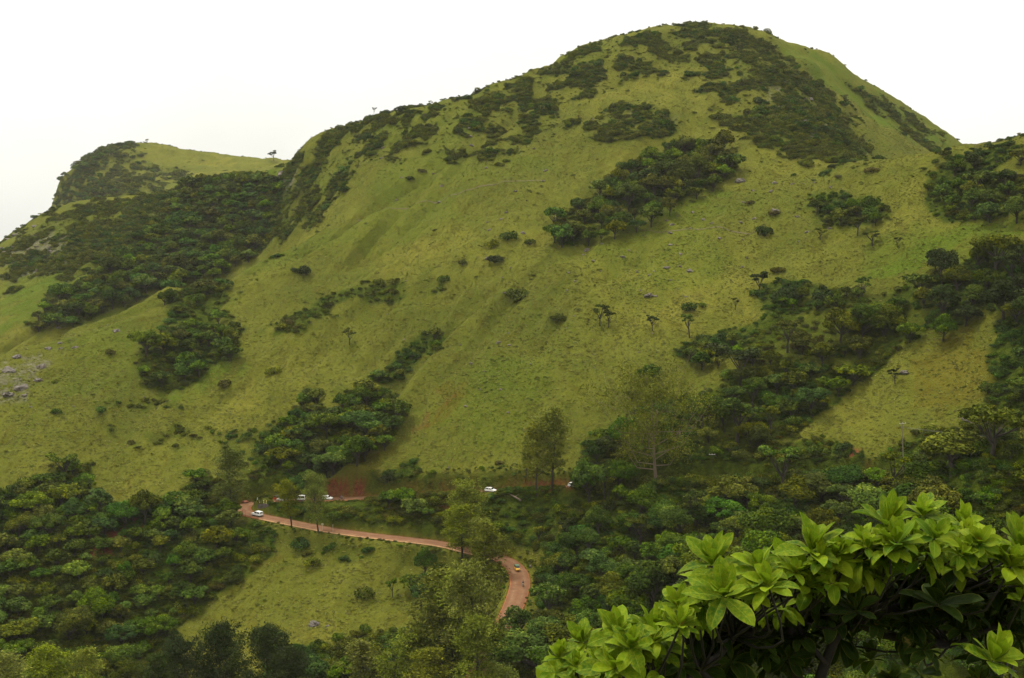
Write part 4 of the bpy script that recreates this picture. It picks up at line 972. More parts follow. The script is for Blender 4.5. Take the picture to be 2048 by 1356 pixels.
single(945, 1290, 1190, 'feather', 1, 'leaf_wispy', FE, 'soft feathery tree screening the road end from the left', wide=1.7)
single(1050, 965, 855, 'feather', 2, 'leaf_olive', FE, 'thin pale sapling close behind the left of the two slender trees', wide=.7)
single(925, 1125, 985, 'feather', 2, 'leaf_wispy', FE, 'light feathery tree standing where the lower road slips out of sight', wide=1.5)
single(972, 1180, 1035, 'feather', 1, 'leaf_wispy', FE, 'light feathery tree left of the yellow autorickshaw', wide=1.5)
single(938, 1085, 955, 'feather', 3, 'leaf_wispy', FE, 'light green feathery tree rising from the bank to hide the upper road', wide=1.45)
single(968, 1135, 1020, 'feather', 0, 'leaf_wispy', FE, 'bushy light green feathery tree beside the inside of the lower bend', wide=1.7)
single(965, 985, 945, 'feather', 2, 'leaf_wispy', FE, 'small feathery tree behind the white car on the upper road', wide=1.7)
low = [(958, 1345, 1098, 1.15, 3, 'tall feathery tree with dark forked limbs reaching over the lower bend'), (905, 1370, 1095, 1.35, 1, 'tall feathery tree left of the forked one at the lower bend'),
       (880, 1385, 1150, 1.5, 2, 'broad feathery tree below the middle of the lower road'), (955, 1420, 1235, 1.5, 0, 'light feathery tree in front of the forked one'),
       (800, 1410, 1240, 1.6, 3, 'yellow green feathery tree left of the broad feathery tree'), (735, 1420, 1262, 1.6, 1, 'soft feathery tree at the bottom edge right of the dark pair'),
       (860, 1440, 1265, 1.5, 2, 'feathery tree at the bottom edge below the dead branches'), (1010, 1450, 1290, 1.4, 0, 'feathery tree low beside the dark ravine wood')]
for x, y, t_, w_, i, lb in low: single(x, y, t_, 'feather', i, 'leaf_wispy', FE, lb, wide=w_)
bl = [(20, 1440, 1268, 1.6, 0, 'leaf_wispy', 'feathery tree in the very bottom left corner'), (95, 1430, 1282, 1.7, 1, 'leaf_wispy', 'second feathery tree from the bottom left corner'), (165, 1430, 1298, 1.7, 2, 'leaf_wispy', 'third feathery tree from the bottom left corner'),
      (245, 1430, 1318, 1.7, 3, 'leaf_olive', 'fourth feathery tree from the bottom left corner')]
for x, y, t_, w_, i, hu, lb in bl: single(x, y, t_, 'feather', i, hu, FE, lb, wide=w_)
DT = 'dark_feathery_tree'
for x, y, t_, w_, i, lb in [(440, 1420, 1212, .95, 0, 'left one of two big blackish fine leaved trees at the bottom edge'), (532, 1420, 1222, .95, 1, 'right one of two big blackish fine leaved trees at the bottom edge'),
                            (385, 1430, 1262, 1.1, 1, 'dark fine leaved tree leaning on the left of the blackish pair'), (325, 1440, 1300, 1.2, 0, 'short dark fine leaved tree left of the blackish pair'), (585, 1440, 1290, 1.0, 0, 'short dark fine leaved tree right of the blackish pair')]:
    single(x, y, t_, 'dense', i, 'leaf_dark', DT, lb, wide=w_)
single(1312, 968, 775, 'wide', 0, 'leaf_wispy', 'spreading_tree', 'huge thinly leafed spreading tree with pale bare limbs above the upper road', wide=1.0, bark='bark_pale')
ST = 'small_tree'
sm = [(1200, 652, 612, 1, 'left one of a pair of little trees in mid slope'), (1217, 655, 616, .8, 'right one of a pair of little trees in mid slope'), (1305, 662, 627, .9, 'lone slim little tree on the grass left of the forked one'),
      (1379, 676, 630, 1, 'little fork stemmed tree at the edge of the scrub'), (1471, 620, 597, 1, 'small leaning tree between forked tree and scattered bushes'), (1518, 590, 543, 1.1, 'twin stemmed pale tree left of the dark round bushes'),
      (1723, 598, 555, .9, 'upright little dark tree right of the dark round bushes'), (1575, 705, 640, 1, 'slim dark trunked tree standing in brown scrub'), (1480, 770, 698, 1.4, 'umbrella shaped tree at the left end of the ravine wood'),
      (1473, 888, 800, 1.3, 'dark low forked tree in the grass clearing'), (1640, 480, 455, 1.4, 'tiny wind bent tree on the right slope'), (1795, 495, 472, 1, 'tiny bare tree near the wind bent ones'), (1745, 492, 462, 1.6, 'flat topped little tree on the right slope'),
      (1715, 472, 425, 1, 'slim tree under the saddle clump'), (1790, 768, 735, 1, 'stunted tree at the top of the ochre slope'), (1390, 1062, 985, 1.2, 'tree with visible dark fork among the woods right of the lower bend'), (990, 1215, 1165, .9, 'dead looking dark tree on the lower meadow edge'),
      (548, 322, 300, 1.2, 'lone tree standing on the skyline at the foot of the left shoulder'), (862, 212, 200, 1.2, 'tiny tree on the skyline right of the notch'), (295, 288, 279, 1.5, 'single tree on top of the far hill'), (748, 228, 216, 1.1, 'tiny tree on the skyline left of the notch'),
      (785, 1195, 1155, .9, 'bare twiggy little tree in the lower meadow'), (700, 690, 660, 1.3, 'hazy bush like tree in mid left slope'), (1130, 1085, 1035, 1.1, 'slender tree beside the yellow crowned sapling')]
for k, (x, y, t_, w_, lb) in enumerate(sm): single(x, y, t_, 'sparse', k % 4, ['leaf_green', 'leaf_olive', 'leaf_dark'][k % 3], ST, lb, wide=w_ * 1.15)
single(1075, 1088, 1050, 'sparse', 1, 'leaf_wispy', ST, 'sapling with bright yellow green crown above the lower bend', wide=1.2)
BT = 'bush'
bs = [(1528, 472, 440, 0, 'leaf_blue', 1.0, 'round dark bush alone on the upper right grass'), (612, 548, 522, 1, 'leaf_dark', 1.5, 'dark wide bush alone on the upper left grass'), (590, 545, 530, 2, 'leaf_dark', 1.2, 'small dark bush touching the wide one on the upper left grass'),
      (1015, 480, 448, 3, 'leaf_blue', 1.1, 'bush beside the pale boulder in the middle of the face'), (985, 495, 470, 4, 'leaf_olive', 1.1, 'low bush left of the pale boulder'), (1035, 600, 560, 0, 'leaf_olive', 1.2, 'grey green bush on the rib in mid face'), (545, 748, 725, 1, 'leaf_olive', 1.3, 'brownish bush on the middle left slope'),
      (448, 775, 748, 2, 'leaf_brown', 1.2, 'twiggy brown bush below the left hollow'), (112, 828, 808, 3, 'leaf_blue', 1.1, 'little dark bush low on the far left slope'), (220, 708, 692, 4, 'leaf_brown', 1.3, 'brown bush by the rocks of the left slope'), (1115, 640, 618, 0, 'leaf_olive', 1.6, 'flat olive bush below the middle path'),
      (1375, 622, 596, 1, 'leaf_blue', 1.3, 'spreading bush on the grass under the boulders'), (1405, 615, 598, 2, 'leaf_green', 1.0, 'small bush right of the spreading one'), (1570, 605, 562, 3, 'leaf_dark', 1.1, 'left one of two dark round bushes on the right grass'), (1645, 608, 560, 4, 'leaf_dark', 1.1, 'right one of two dark round bushes on the right grass'),
      (1555, 545, 525, 0, 'leaf_brown', 1.6, 'low brown bush at the top of the right gully'), (1430, 715, 665, 1, 'leaf_dark', 1.1, 'bush with a blackish core at the left of the scrub'), (1400, 712, 685, 2, 'leaf_olive', 1.2, 'bush left of the blackish cored one'), (1550, 430, 412, 3, 'leaf_brown', 1.5, 'dark low bush on the upper right grass'),
      (1500, 408, 396, 4, 'leaf_brown', 1.6, 'smallest dark bush of the upper right grass'), (1665, 335, 322, 0, 'leaf_dark', 1.5, 'dark bush under the summit ridge'), (1745, 345, 325, 1, 'leaf_brown', 1.4, 'brown bush on the saddle'), (870, 462, 455, 2, 'leaf_brown', 1.3, 'dark dot of a bush below the path'),
      (1060, 490, 468, 3, 'leaf_green', 1.1, 'green bush right of the pale boulder'), (925, 530, 512, 4, 'leaf_olive', 1.3, 'bush at the head of the long gully'), (990, 525, 500, 0, 'leaf_dark', 1.3, 'dark bush by the stone under the pale boulder'), (470, 1148, 1120, 1, 'leaf_dark', 1.5, 'dark bush at the left border of the lower meadow'),
      (625, 1132, 1108, 2, 'leaf_olive', 1.6, 'olive bush at the top of the lower meadow'), (725, 1200, 1160, 3, 'leaf_olive', 1.2, 'bush on the right of the lower meadow'), (600, 1095, 1062, 4, 'leaf_blue', 1.4, 'dark bush below the roadside feathery trees'), (950, 1075, 1055, 0, 'leaf_green', 1.4, 'green bush on the bank above the lower road'),
      (1000, 930, 915, 1, 'leaf_brown', 1.3, 'brown bush on the grass above the cut bank'), (775, 965, 938, 2, 'leaf_dark', 1.2, 'dark bush above the left end of the cut bank'), (675, 1038, 1010, 3, 'leaf_green', 1.4, 'green bush on the strip under the parked white cars'), (1150, 1070, 1018, 4, 'leaf_dark', 1.1, 'blackish bush on the strip left of the twin posts'),
      (1215, 1018, 990, 0, 'leaf_dark', 1.2, 'dark bush at the foot of the twin posts'), (465, 520, 485, 1, 'leaf_blue', 1.0, 'grey green round tree like bush beyond the left crest'), (820, 360, 348, 2, 'leaf_dark', 1.6, 'small dark bush high on the left shoulder'), (845, 345, 334, 3, 'leaf_brown', 1.5, 'brown bush high on the left shoulder'),
      (800, 226, 208, 4, 'leaf_dark', 1.3, 'dark bush crowning the notch in the skyline'), (775, 228, 218, 0, 'leaf_dark', 1.4, 'low bush left of the notch in the skyline'), (880, 214, 204, 1, 'leaf_dark', 1.6, 'low bush right of the notch in the skyline')]
for x, y, t_, i, hu, w_, lb in bs: single(x, y, t_, 'bush', i, hu, BT, lb, 'bush', wide=w_ * .85, hmin=1.2, sink=.15)

# ------------------------------------------------------------------ rocks
def rock_mesh(seed, mat, flat=.7):
    import bmesh
    from mathutils import noise as mn
    bm = bmesh.new(); bmesh.ops.create_icosphere(bm, subdivisions=3, radius=1)
    for v in bm.verts:
        p = v.co * 1.1 + Vector((seed * 3.1, seed, -seed)); n_ = mn.noise(p) * .55 + mn.noise(p * 2.7) * .22 + mn.noise(p * 6) * .08
        c_ = mn.cell(v.co * 1.6 + Vector((seed,) * 3)) * .14
        v.co *= 1 + n_ + c_; v.co.z *= flat
    me_ = bpy.data.meshes.new('boulder'); bm.to_mesh(me_); bm.free(); me_.materials.append(mat); return me_
ROCKS = [rock_mesh(i + 1, M['rock'], .75) for i in range(5)] + [rock_mesh(i + 11, M['rock_pale'], .75) for i in range(4)]
def boulder(px, py, wpx, pale, label, group=None, tall=1.0):
    b = G(px, py); r = wpx * b[1] / F_PX * .5
    o = bpy.data.objects.new('boulder', ROCKS[(5 + int(VR.integers(4))) if pale else int(VR.integers(5))])
    o.location = (b[0], b[1], b[2] - r * .12); o.scale = (r * 1.1, r * VR.uniform(.7, 1.1), r * .8 * tall); o.rotation_euler = (VR.uniform(-.3, .3), VR.uniform(-.3, .3), VR.uniform(0, 6.28))
    COL.objects.link(o); return tag(o, label, 'boulder', group)
for x, y, w_, p_, lb in [(975, 516, 12, 1, 'pale upright stone on the grass below the bushes in mid face'), (1046, 466, 11, 1, 'pale boulder beside a bush in the middle of the face'), (1298, 590, 16, 0, 'dark boulder alone on the grass above the little trees'),
                         (1312, 592, 8, 1, 'small pale stone right of the dark boulder'), (82, 733, 20, 1, 'grey boulder at the right end of the left outcrop'), (75, 760, 16, 0, 'brown boulder under the grey one of the left outcrop'), (45, 775, 26, 0, 'long dark slab in the lower row of the left outcrop'),
                         (15, 790, 26, 0, 'dark slab lowest in the left outcrop'), (20, 742, 30, 0, 'dark slab in the upper row of the left outcrop'), (50, 790, 12, 1, 'pale stone lowest right in the left outcrop'), (152, 695, 12, 1, 'pale stone right of the left outcrop'), (120, 686, 10, 0, 'brown stone on the grass above the left outcrop'),
                         (95, 697, 12, 0, 'brown flat stone on the grass above the left outcrop'), (122, 697, 9, 0, 'dark small stone on the grass above the left outcrop'), (35, 714, 18, 0, 'brown flat rock near the left border of the crest'), (232, 662, 14, 0, 'dark flat stone below the left crest'), (117, 655, 9, 0, 'small stone close to the left crest'),
                         (1380, 542, 14, 0, 'dark flat rock on the upper grass of the right centre'), (1362, 508, 8, 1, 'pale stone in the row of rocks right of centre'), (1330, 535, 9, 0, 'brown stone in the row of rocks right of centre'), (1175, 500, 14, 0, 'brown flat rock below the strip of wood'), (1480, 362, 18, 0, 'long dark slab near the top of the right grass'),
                         (1550, 366, 14, 0, 'flat slab right of the long dark slab'), (1550, 424, 22, 0, 'dark outcrop rock beside a low bush on the right grass'), (1810, 745, 18, 0, 'long dark slab in the ochre slope'), (1942, 838, 30, 0, 'black edged slab at the foot of the ochre slope'), (630, 1247, 22, 0, 'dark flat rock in the lower meadow'), (655, 1252, 8, 0, 'small dark stone in the lower meadow'),
                         (997, 685, 10, 1, 'pale stone on the middle grass'), (1018, 690, 7, 1, 'tiny pale stone on the middle grass'), (898, 935, 6, 1, 'white stone above the dark cut bank'), (1063, 1133, 8, 1, 'cream coloured stone beside the lower bend'), (568, 347, 26, 1, 'pale rock face below the skyline tree'), (340, 512, 18, 1, 'big pale boulder on the wooded ridge')]:
    boulder(x, y, w_, p_, lb)
g_ = 0
for (poly, n, wr, pp, lb) in [([(0, 480), (60, 450), (130, 460), (200, 500), (150, 540), (20, 570), (0, 560)], 34, (5, 14), .5, 'rock in the crags at the left ridge end'),
                              ([(1180, 230), (1340, 225), (1345, 262), (1200, 270)], 8, (5, 10), .1, 'rock in the round crag under the summit'),
                              ([(780, 560), (1400, 480), (1450, 620), (1100, 800), (850, 900), (760, 800)], 46, (3, 8), .45, 'small stone strewn on the middle grass'),
                              ([(1100, 480), (1480, 380), (1680, 350), (1700, 440), (1450, 560), (1200, 560)], 40, (4, 10), .35, 'small stone strewn on the upper right grass'),
                              ([(760, 250), (1040, 240), (1150, 330), (1000, 470), (760, 400)], 40, (4, 10), .3, 'small stone strewn below the left shoulder'),
                              ([(0, 680), (300, 620), (340, 800), (0, 850)], 24, (3, 8), .4, 'small stone strewn on the far left slope'),
                              ([(1560, 150), (1640, 200), (1740, 300), (1640, 320), (1560, 260)], 14, (6, 13), .2, 'rock poking from the scrub below the arete')]:
    for (x, y) in sample(poly, 300, 960, n, 5, VR):
        z = float(ground(np.array([x]), np.array([y]))[0]); q = proj(x, y, z); pale = VR.random() < pp
        w_ = VR.uniform(*wr); r = w_ * y / F_PX * .5
        o = bpy.data.objects.new('boulder', ROCKS[(5 + int(VR.integers(4))) if pale else int(VR.integers(5))]); o.location = (x, y, z - r * .15)
        o.scale = (r * 1.1, r, r * .8); o.rotation_euler = (VR.uniform(-.3, .3), VR.uniform(-.3, .3), VR.uniform(0, 6.28)); COL.objects.link(o)
        cx_ = np.mean([a for a, _ in poly]); cy_ = np.mean([b for _, b in poly]); wh_ = ', ' + ('upper' if q[1] < cy_ else 'lower') + (' left' if q[0] < cx_ else ' right')
        lb2 = ('pale ' if pale else 'dark ') + ('larger ' if w_ > (wr[0] + wr[1]) / 2 else 'smaller ') + lb.replace('small ', '') + wh_; tag(o, lb2, 'boulder', lb2)

# ------------------------------------------------------------------ foot paths trodden across the face
M['path'] = simple_mat('path', (.075, .062, .022), .95, var=.3)
def foot_path(pxs, label=None):
    P = np.array([G(*p) for p in pxs]); P = catmull(P, 10); T = np.gradient(P[:, :2], axis=0); T /= np.linalg.norm(T, axis=1)[:, None]
    tag(ribbon('path', P, T, [-.38, 0, .38], M['path'], [.12, .06, .12], drape=True), kind='structure')
foot_path([(715, 440), (780, 416), (850, 402), (920, 386), (980, 370), (1040, 362), (1085, 362)])
foot_path([(1280, 460), (1340, 462), (1400, 459), (1460, 462), (1510, 464)])

# ------------------------------------------------------------------ roadside furniture
M['paint_white'] = simple_mat('paint_white', (.80, .80, .77), .3, var=.03)
M['glass_dark'] = simple_mat('glass_dark', (.03, .035, .04), .12, var=.1)
M['tyre'] = simple_mat('tyre', (.02, .02, .02), .85)
M['rim'] = simple_mat('rim', (.45, .45, .45), .35, metal=.6)
M['lamp_clear'] = simple_mat('lamp_clear', (.75, .75, .70), .15)
M['lamp_red'] = simple_mat('lamp_red', (.45, .02, .01), .25)
M['bumper'] = simple_mat('bumper', (.06, .06, .06), .6)
M['black_paint'] = simple_mat('black_paint', (.015, .017, .016), .3)
M['auto_yellow'] = simple_mat('auto_yellow', (.75, .42, .02), .35)
M['auto_red'] = simple_mat('auto_red', (.62, .09, .015), .35)
M['auto_green'] = simple_mat('auto_green', (.05, .12, .06), .6)
M['canvas_black'] = simple_mat('canvas_black', (.03, .032, .035), .8)
M['post_yellow'] = simple_mat('post_yellow', (.72, .66, .18), .6)
M['post_white'] = simple_mat('post_white', (.75, .74, .66), .6)
M['orange_band'] = simple_mat('orange_band', (.70, .26, .02), .6)
M['galv'] = simple_mat('galv', (.42, .41, .33), .5)
M['sign_back'] = simple_mat('sign_back', (.40, .36, .24), .6)
M['rust'] = simple_mat('rust', (.16, .05, .03), .8)
M['concrete'] = simple_mat('concrete', (.15, .13, .095), .9, var=.25)
M['wall_stone'] = simple_mat('wall_stone', (.075, .062, .055), .95, var=.5, scale=2.5)
M['wire'] = simple_mat('wire', (.10, .10, .09), .5)
M['skin'] = simple_mat('skin', (.22, .12, .075), .6)
M['cloth_dark'] = simple_mat('cloth_dark', (.035, .030, .045), .85)
M['cloth_blue'] = simple_mat('cloth_blue', (.05, .09, .42), .85)
M['cloth_violet'] = simple_mat('cloth_violet', (.20, .14, .42), .85)
M['hair'] = simple_mat('hair', (.012, .010, .010), .7)
M['brown_trouser'] = simple_mat('brown_trouser', (.07, .055, .045), .9)

def on_road(px, py, side=0.0):
    """road point nearest to the one seen at a photo pixel, with heading"""
    q0, q1 = proj(ROAD[:, 0], ROAD[:, 1], ROAD[:, 2]); k = int(np.argmin((q0 - px) ** 2 + ((q1 - py) * 2.0) ** 2))
    T = ROAD_T[k]; k2 = min(max(k, 2), len(ROAD) - 3); g = (ROAD[k2 + 2, 2] - ROAD[k2 - 2, 2]) / (np.linalg.norm(ROAD[k2 + 2, :2] - ROAD[k2 - 2, :2]) + 1e-6)
    return np.array([ROAD[k, 0] - T[1] * side, ROAD[k, 1] + T[0] * side, ROAD[k, 2] + .06]), math.atan2(T[1], T[0]), g, k
def wheel(par, x, y, r=.33, w=.2):
    a = MB(); a.disc_y((x, y, r), r, w, 20); t = a.build('wheel', M['tyre'], par, bevel=.02)
    b = MB(); b.disc_y((x, y, r), r * .58, w + .03, 14); b.build('rim', M['rim'], t)
def car(name, label, loc, rz, body='suv', paint='paint_white', pitch=0.0):
    o = empty(name, loc, rot=(0, -pitch, rz)); tag(o, label, 'car')
    L, W = (4.6, 1.78) if body == 'suv' else (3.9, 1.62) if body == 'hatch' else (3.7, 1.62)
    h = L / 2; a = MB()
    if body == 'suv': low = [(-h, .42), (-h, 1.02), (h * .36, 1.06), (h * .92, .98), (h, .80), (h, .42)]; cab = [(-h + .06, 1.02), (-h + .16, 1.74), (-.3, 1.80), (.35, 1.76), (.86, 1.06)]
    elif body == 'hatch': low = [(-h, .35), (-h, .90), (h * .42, .95), (h * .92, .78), (h, .62), (h, .32)]; cab = [(-h + .05, .90), (-h + .42, 1.42), (-.25, 1.50), (.35, 1.42), (1.05, .93)]
    else: low = [(-h, .35), (-h, .95), (h * .70, .98), (h * .96, .80), (h, .60), (h, .35)]; cab = [(-h + .03, .95), (-h + .12, 1.76), (-.2, 1.84), (.85, 1.72), (1.55, .97)]
    a.prism(low, W); bd = a.build('body', M[paint], o, bevel=.07, smooth=False)
    c = MB(); c.prism(cab, W * .90); cb = c.build('cabin', M[paint], o, bevel=.06)
    z0, z1 = low[1][1] + .06, max(z for _, z in cab) - .16
    # side windows: two panes each side, slanted with the pillars
    xr, xf = cab[0][0] + .22, cab[-1][0] - .16; tr = cab[1][0] + .14; tf = cab[3][0] - .02; mid = (xr + xf) * .5
    for sy in (-1, 1):
        yy = sy * (W * .45 + .008)
        for (p0, p1, p2, p3) in (((xr, z0), (mid - .06, z0), (mid - .06, z1), (tr, z1)), ((mid + .06, z0), (xf, z0), (tf, z1), (mid + .06, z1))):
            wd = MB(); pr = [p0, p1, p2, p3]
            vs = [(x_, yy - .012, z_) for x_, z_ in pr] + [(x_, yy + .012, z_) for x_, z_ in pr]
            wd.add(vs, [(0, 1, 2, 3), (7, 6, 5, 4), (0, 4, 5, 1), (1, 5, 6, 2), (2, 6, 7, 3), (3, 7, 4, 0)]); wd.build('window', M['glass_dark'], cb)
        mr = MB(); mr.box((cab[-1][0] - .10, sy * (W / 2 + .09), low[1][1] + .12), (.10, .18, .13)); mr.build('wing_mirror', M[paint], o, bevel=.02)
    def slant(xa, za, xb, zb, w, off, nm, mat):
        dx, dz = xb - xa, zb - za; L_ = math.hypot(dx, dz); nx, nz_ = dz / L_ * off, -dx / L_ * off
        s = MB(); q = [(xa + dx * .12 + nx, za + dz * .12 + nz_), (xa + dx * .88 + nx, za + dz * .88 + nz_)]
        s.add([(q[0][0], -w / 2, q[0][1]), (q[0][0], w / 2, q[0][1]), (q[1][0], w / 2 * .92, q[1][1]), (q[1][0], -w / 2 * .92, q[1][1]), (q[0][0] - nx * 2, -w / 2, q[0][1] - nz_ * 2), (q[0][0] - nx * 2, w / 2, q[0][1] - nz_ * 2), (q[1][0] - nx * 2, w / 2 * .92, q[1][1] - nz_ * 2), (q[1][0] - nx * 2, -w / 2 * .92, q[1][1] - nz_ * 2)],
              [(0, 1, 2, 3), (7, 6, 5, 4), (0, 4, 5, 1), (1, 5, 6, 2), (2, 6, 7, 3), (3, 7, 4, 0)]); s.build(nm, mat, cb)
    slant(cab[-1][0], cab[-1][1], cab[3][0], cab[3][1], W * .78, .014, 'windscreen', M['glass_dark'])
    slant(cab[0][0], cab[0][1] + .04, cab[1][0], cab[1][1] - .04, W * .70, -.014, 'rear_window', M['glass_dark'])
    for x_ in (-h * .62, h * .62):
        for y_ in (-W / 2 + .11, W / 2 - .11): wheel(o, x_, y_, .36 if body == 'suv' else .30)
    for sy in (-1, 1):
        s = MB(); s.box((h - .02, sy * W * .36, low[4][1] - .02), (.10, .28, .15)); s.build('headlight', M['lamp_clear'], o, bevel=.02)
        s = MB(); s.box((-h + .01, sy * W * .42, .82), (.07, .14, .24)); s.build('tail_light', M['lamp_red'], o)
    s = MB(); s.box((h - .01, 0, .40), (.16, W * .96, .20)); s.build('bumper', M['bumper'], o, bevel=.03)
    s = MB(); s.box((-h + .01, 0, .44), (.16, W * .96, .20)); s.build('bumper', M['bumper'], o, bevel=.03)
    return o
def rickshaw(label, loc, rz, low='auto_yellow', top='auto_green', pitch=0.0):
    o = empty('autorickshaw', loc, rot=(0, -pitch, rz)); tag(o, label, 'autorickshaw')
    a = MB(); a.prism([(-1.25, .30), (-1.28, .85), (-.35, .88), (-.32, .42), (.35, .42), (.55, .95), (.95, .98), (1.22, .62), (1.15, .34)], 1.22); a.build('body', M[low], o, bevel=.05)
    a = MB(); a.prism([(-1.26, .86), (-1.22, 1.55), (-1.0, 1.70), (.45, 1.72), (.68, 1.60), (.62, 1.52), (-1.0, 1.50), (-1.10, .90)], 1.26); a.build('hood', M[top], o, bevel=.03)
    a = MB(); a.add([(.92, -.50, .99), (.92, .50, .99), (.70, .50, 1.56), (.70, -.50, 1.56), (.90, -.50, .99), (.90, .50, .99), (.68, .50, 1.56), (.68, -.50, 1.56)], [(0, 1, 2, 3), (7, 6, 5, 4), (0, 4, 5, 1), (1, 5, 6, 2), (2, 6, 7, 3), (3, 7, 4, 0)]); a.build('windscreen', M['glass_dark'], o)
    for y_ in (-.58, .58): 
        a = MB(); a.tube([(.60, y_, .95), (.62, y_, 1.6)], .02, 6); a.build('pillar', M['black_paint'], o)
    a = MB(); a.box((-.72, 0, .98), (.14, 1.0, .5)); a.box((-.45, 0, .70), (.5, 1.0, .14)); a.build('seat', M['canvas_black'], o, bevel=.03)
    wheel(o, .98, 0, .22, .12); wheel(o, -.80, -.56, .22, .12); wheel(o, -.80, .56, .22, .12)
    a = MB(); a.disc_y((0, 0, 0), .11, .08, 14); hl = a.build('headlight', M['lamp_clear'], o); hl.location = (1.22, 0, .72); hl.rotation_euler = (0, 0, math.pi / 2)
    return o
def figure(joints, radii, edges, name, mat, parent=None, sub=1):
    me_ = bpy.data.meshes.new(name); me_.from_pydata(joints, edges, []); me_.materials.append(mat)
    o = link(bpy.data.objects.new(name, me_), parent); sk = o.modifiers.new('skin', 'SKIN'); sk.use_smooth_shade = True
    for v, r in zip(me_.skin_vertices[0].data, radii): v.radius = (r, r) if not hasattr(r, '__len__') else r
    me_.skin_vertices[0].data[0].use_root = True
    sb = o.modifiers.new('smooth', 'SUBSURF'); sb.levels = sub; sb.render_levels = sub
    return o
def seated_rider(label, loc, rz, shirt, trouser, x0=-.15, seat=.80, standing=False):
    """person; seated astride a motorcycle with hands on the grips, or standing"""
    o = empty('person', loc, rz); tag(o, label, 'person')
    if standing: hip = (0, 0, .92); kn = lambda s: (.03, s * .11, .50); an = lambda s: (0, s * .12, .09); toe = lambda s: (.17, s * .13, .05); ch = (.01, 0, 1.30); nk = (0, 0, 1.46); sh = lambda s: (0, s * .20, 1.40); el = lambda s: (.02, s * .26, 1.12); ha = lambda s: (.12, s * .25, .88); hd = (0.02, 0, 1.62)
    else: hip = (x0, 0, seat); kn = lambda s: (x0 + .42, s * .20, seat - .12); an = lambda s: (x0 + .22, s * .19, .36); toe = lambda s: (x0 + .40, s * .19, .32); ch = (x0 + .08, 0, seat + .38); nk = (x0 + .12, 0, seat + .54); sh = lambda s: (x0 + .09, s * .20, seat + .47); el = lambda s: (x0 + .28, s * .31, seat + .26); ha = lambda s: (x0 + .55, s * .29, seat + .24); hd = (x0 + .15, 0, seat + .70)
    J = [hip, ch, nk, hd, (hd[0], 0, hd[2] + .08)]; R = [.15, .16, .055, .095, .085]; E = [(0, 1), (1, 2), (2, 3), (3, 4)]
    for s in (-1, 1):
        n = len(J); J += [sh(s), el(s), ha(s)]; R += [.062, .045, .032]; E += [(1, n), (n, n + 1), (n + 1, n + 2)]
        hx, hy, hz = ha(s)      # palm and five fingers curled forward around the grip
        n2 = len(J); J += [(hx + .05, hy, hz - .005)]; R += [.028]; E += [(n + 2, n2)]
        for q in range(4):
            n3 = len(J); yo = (q - 1.5) * .018; J += [(hx + .09, hy + yo, hz + .004), (hx + .10, hy + yo, hz - .03 + .003 * abs(q - 1))]; R += [.0095, .008]; E += [(n2, n3), (n3, n3 + 1)]
        n4 = len(J); J += [(hx + .05, hy - s * .04, hz - .02)]; R += [.010]; E += [(n2, n4)]
        n = len(J); J += [kn(s), an(s), toe(s)]; R += [.078, .048, .04]; E += [(0, n), (n, n + 1), (n + 1, n + 2)]
    figure(J, R, E, 'body', M['skin'], o)
    J = [hip, ch, (nk[0], 0, nk[2] - .06)]; R = [.175, .185, .10]; E = [(0, 1), (1, 2)]
    for s in (-1, 1): n = len(J); J += [sh(s), el(s)]; R += [.085, .065]; E += [(1, n), (n, n + 1)]
    figure(J, R, E, 'shirt', M[shirt], o)
    J = [hip]; R = [.17]; E = []
    for s in (-1, 1): n = len(J); a_ = an(s); J += [kn(s), (a_[0], a_[1], a_[2] + .05)]; R += [.095, .065]; E += [(0, n), (n, n + 1)]
    figure(J, R, E, 'trousers', M[trouser], o)
    import bmesh
    bm = bmesh.new(); bmesh.ops.create_uvsphere(bm, u_segments=16, v_segments=10, radius=.118, matrix=Matrix.Translation((hd[0] - .025, 0, hd[2] + .075)) @ Matrix.Diagonal((1.08, .92, .95, 1)))
    for f in [f for f in bm.faces if f.calc_center_median().z < hd[2] + .02 and f.calc_center_median().x > hd[0] - .02]: bm.faces.remove(f)
    me_ = bpy.data.meshes.new('hair'); bm.to_mesh(me_); bm.free(); me_.materials.append(M['hair']); link(bpy.data.objects.new('hair', me_), o)
    f_ = MB(); fx = hd[0] + .092
    for s in (-1, 1): f_.box((fx, s * .032, hd[2] + .03), (.012, .022, .012))
    f_.box((fx, 0, hd[2] - .045), (.012, .04, .010)); f_.build('eyes_and_mouth', M['hair'], o)
    f_ = MB(); f_.box((fx + .01, 0, hd[2] - .005), (.03, .022, .035), taper=.6); f_.build('nose', M['skin'], o)
    return o
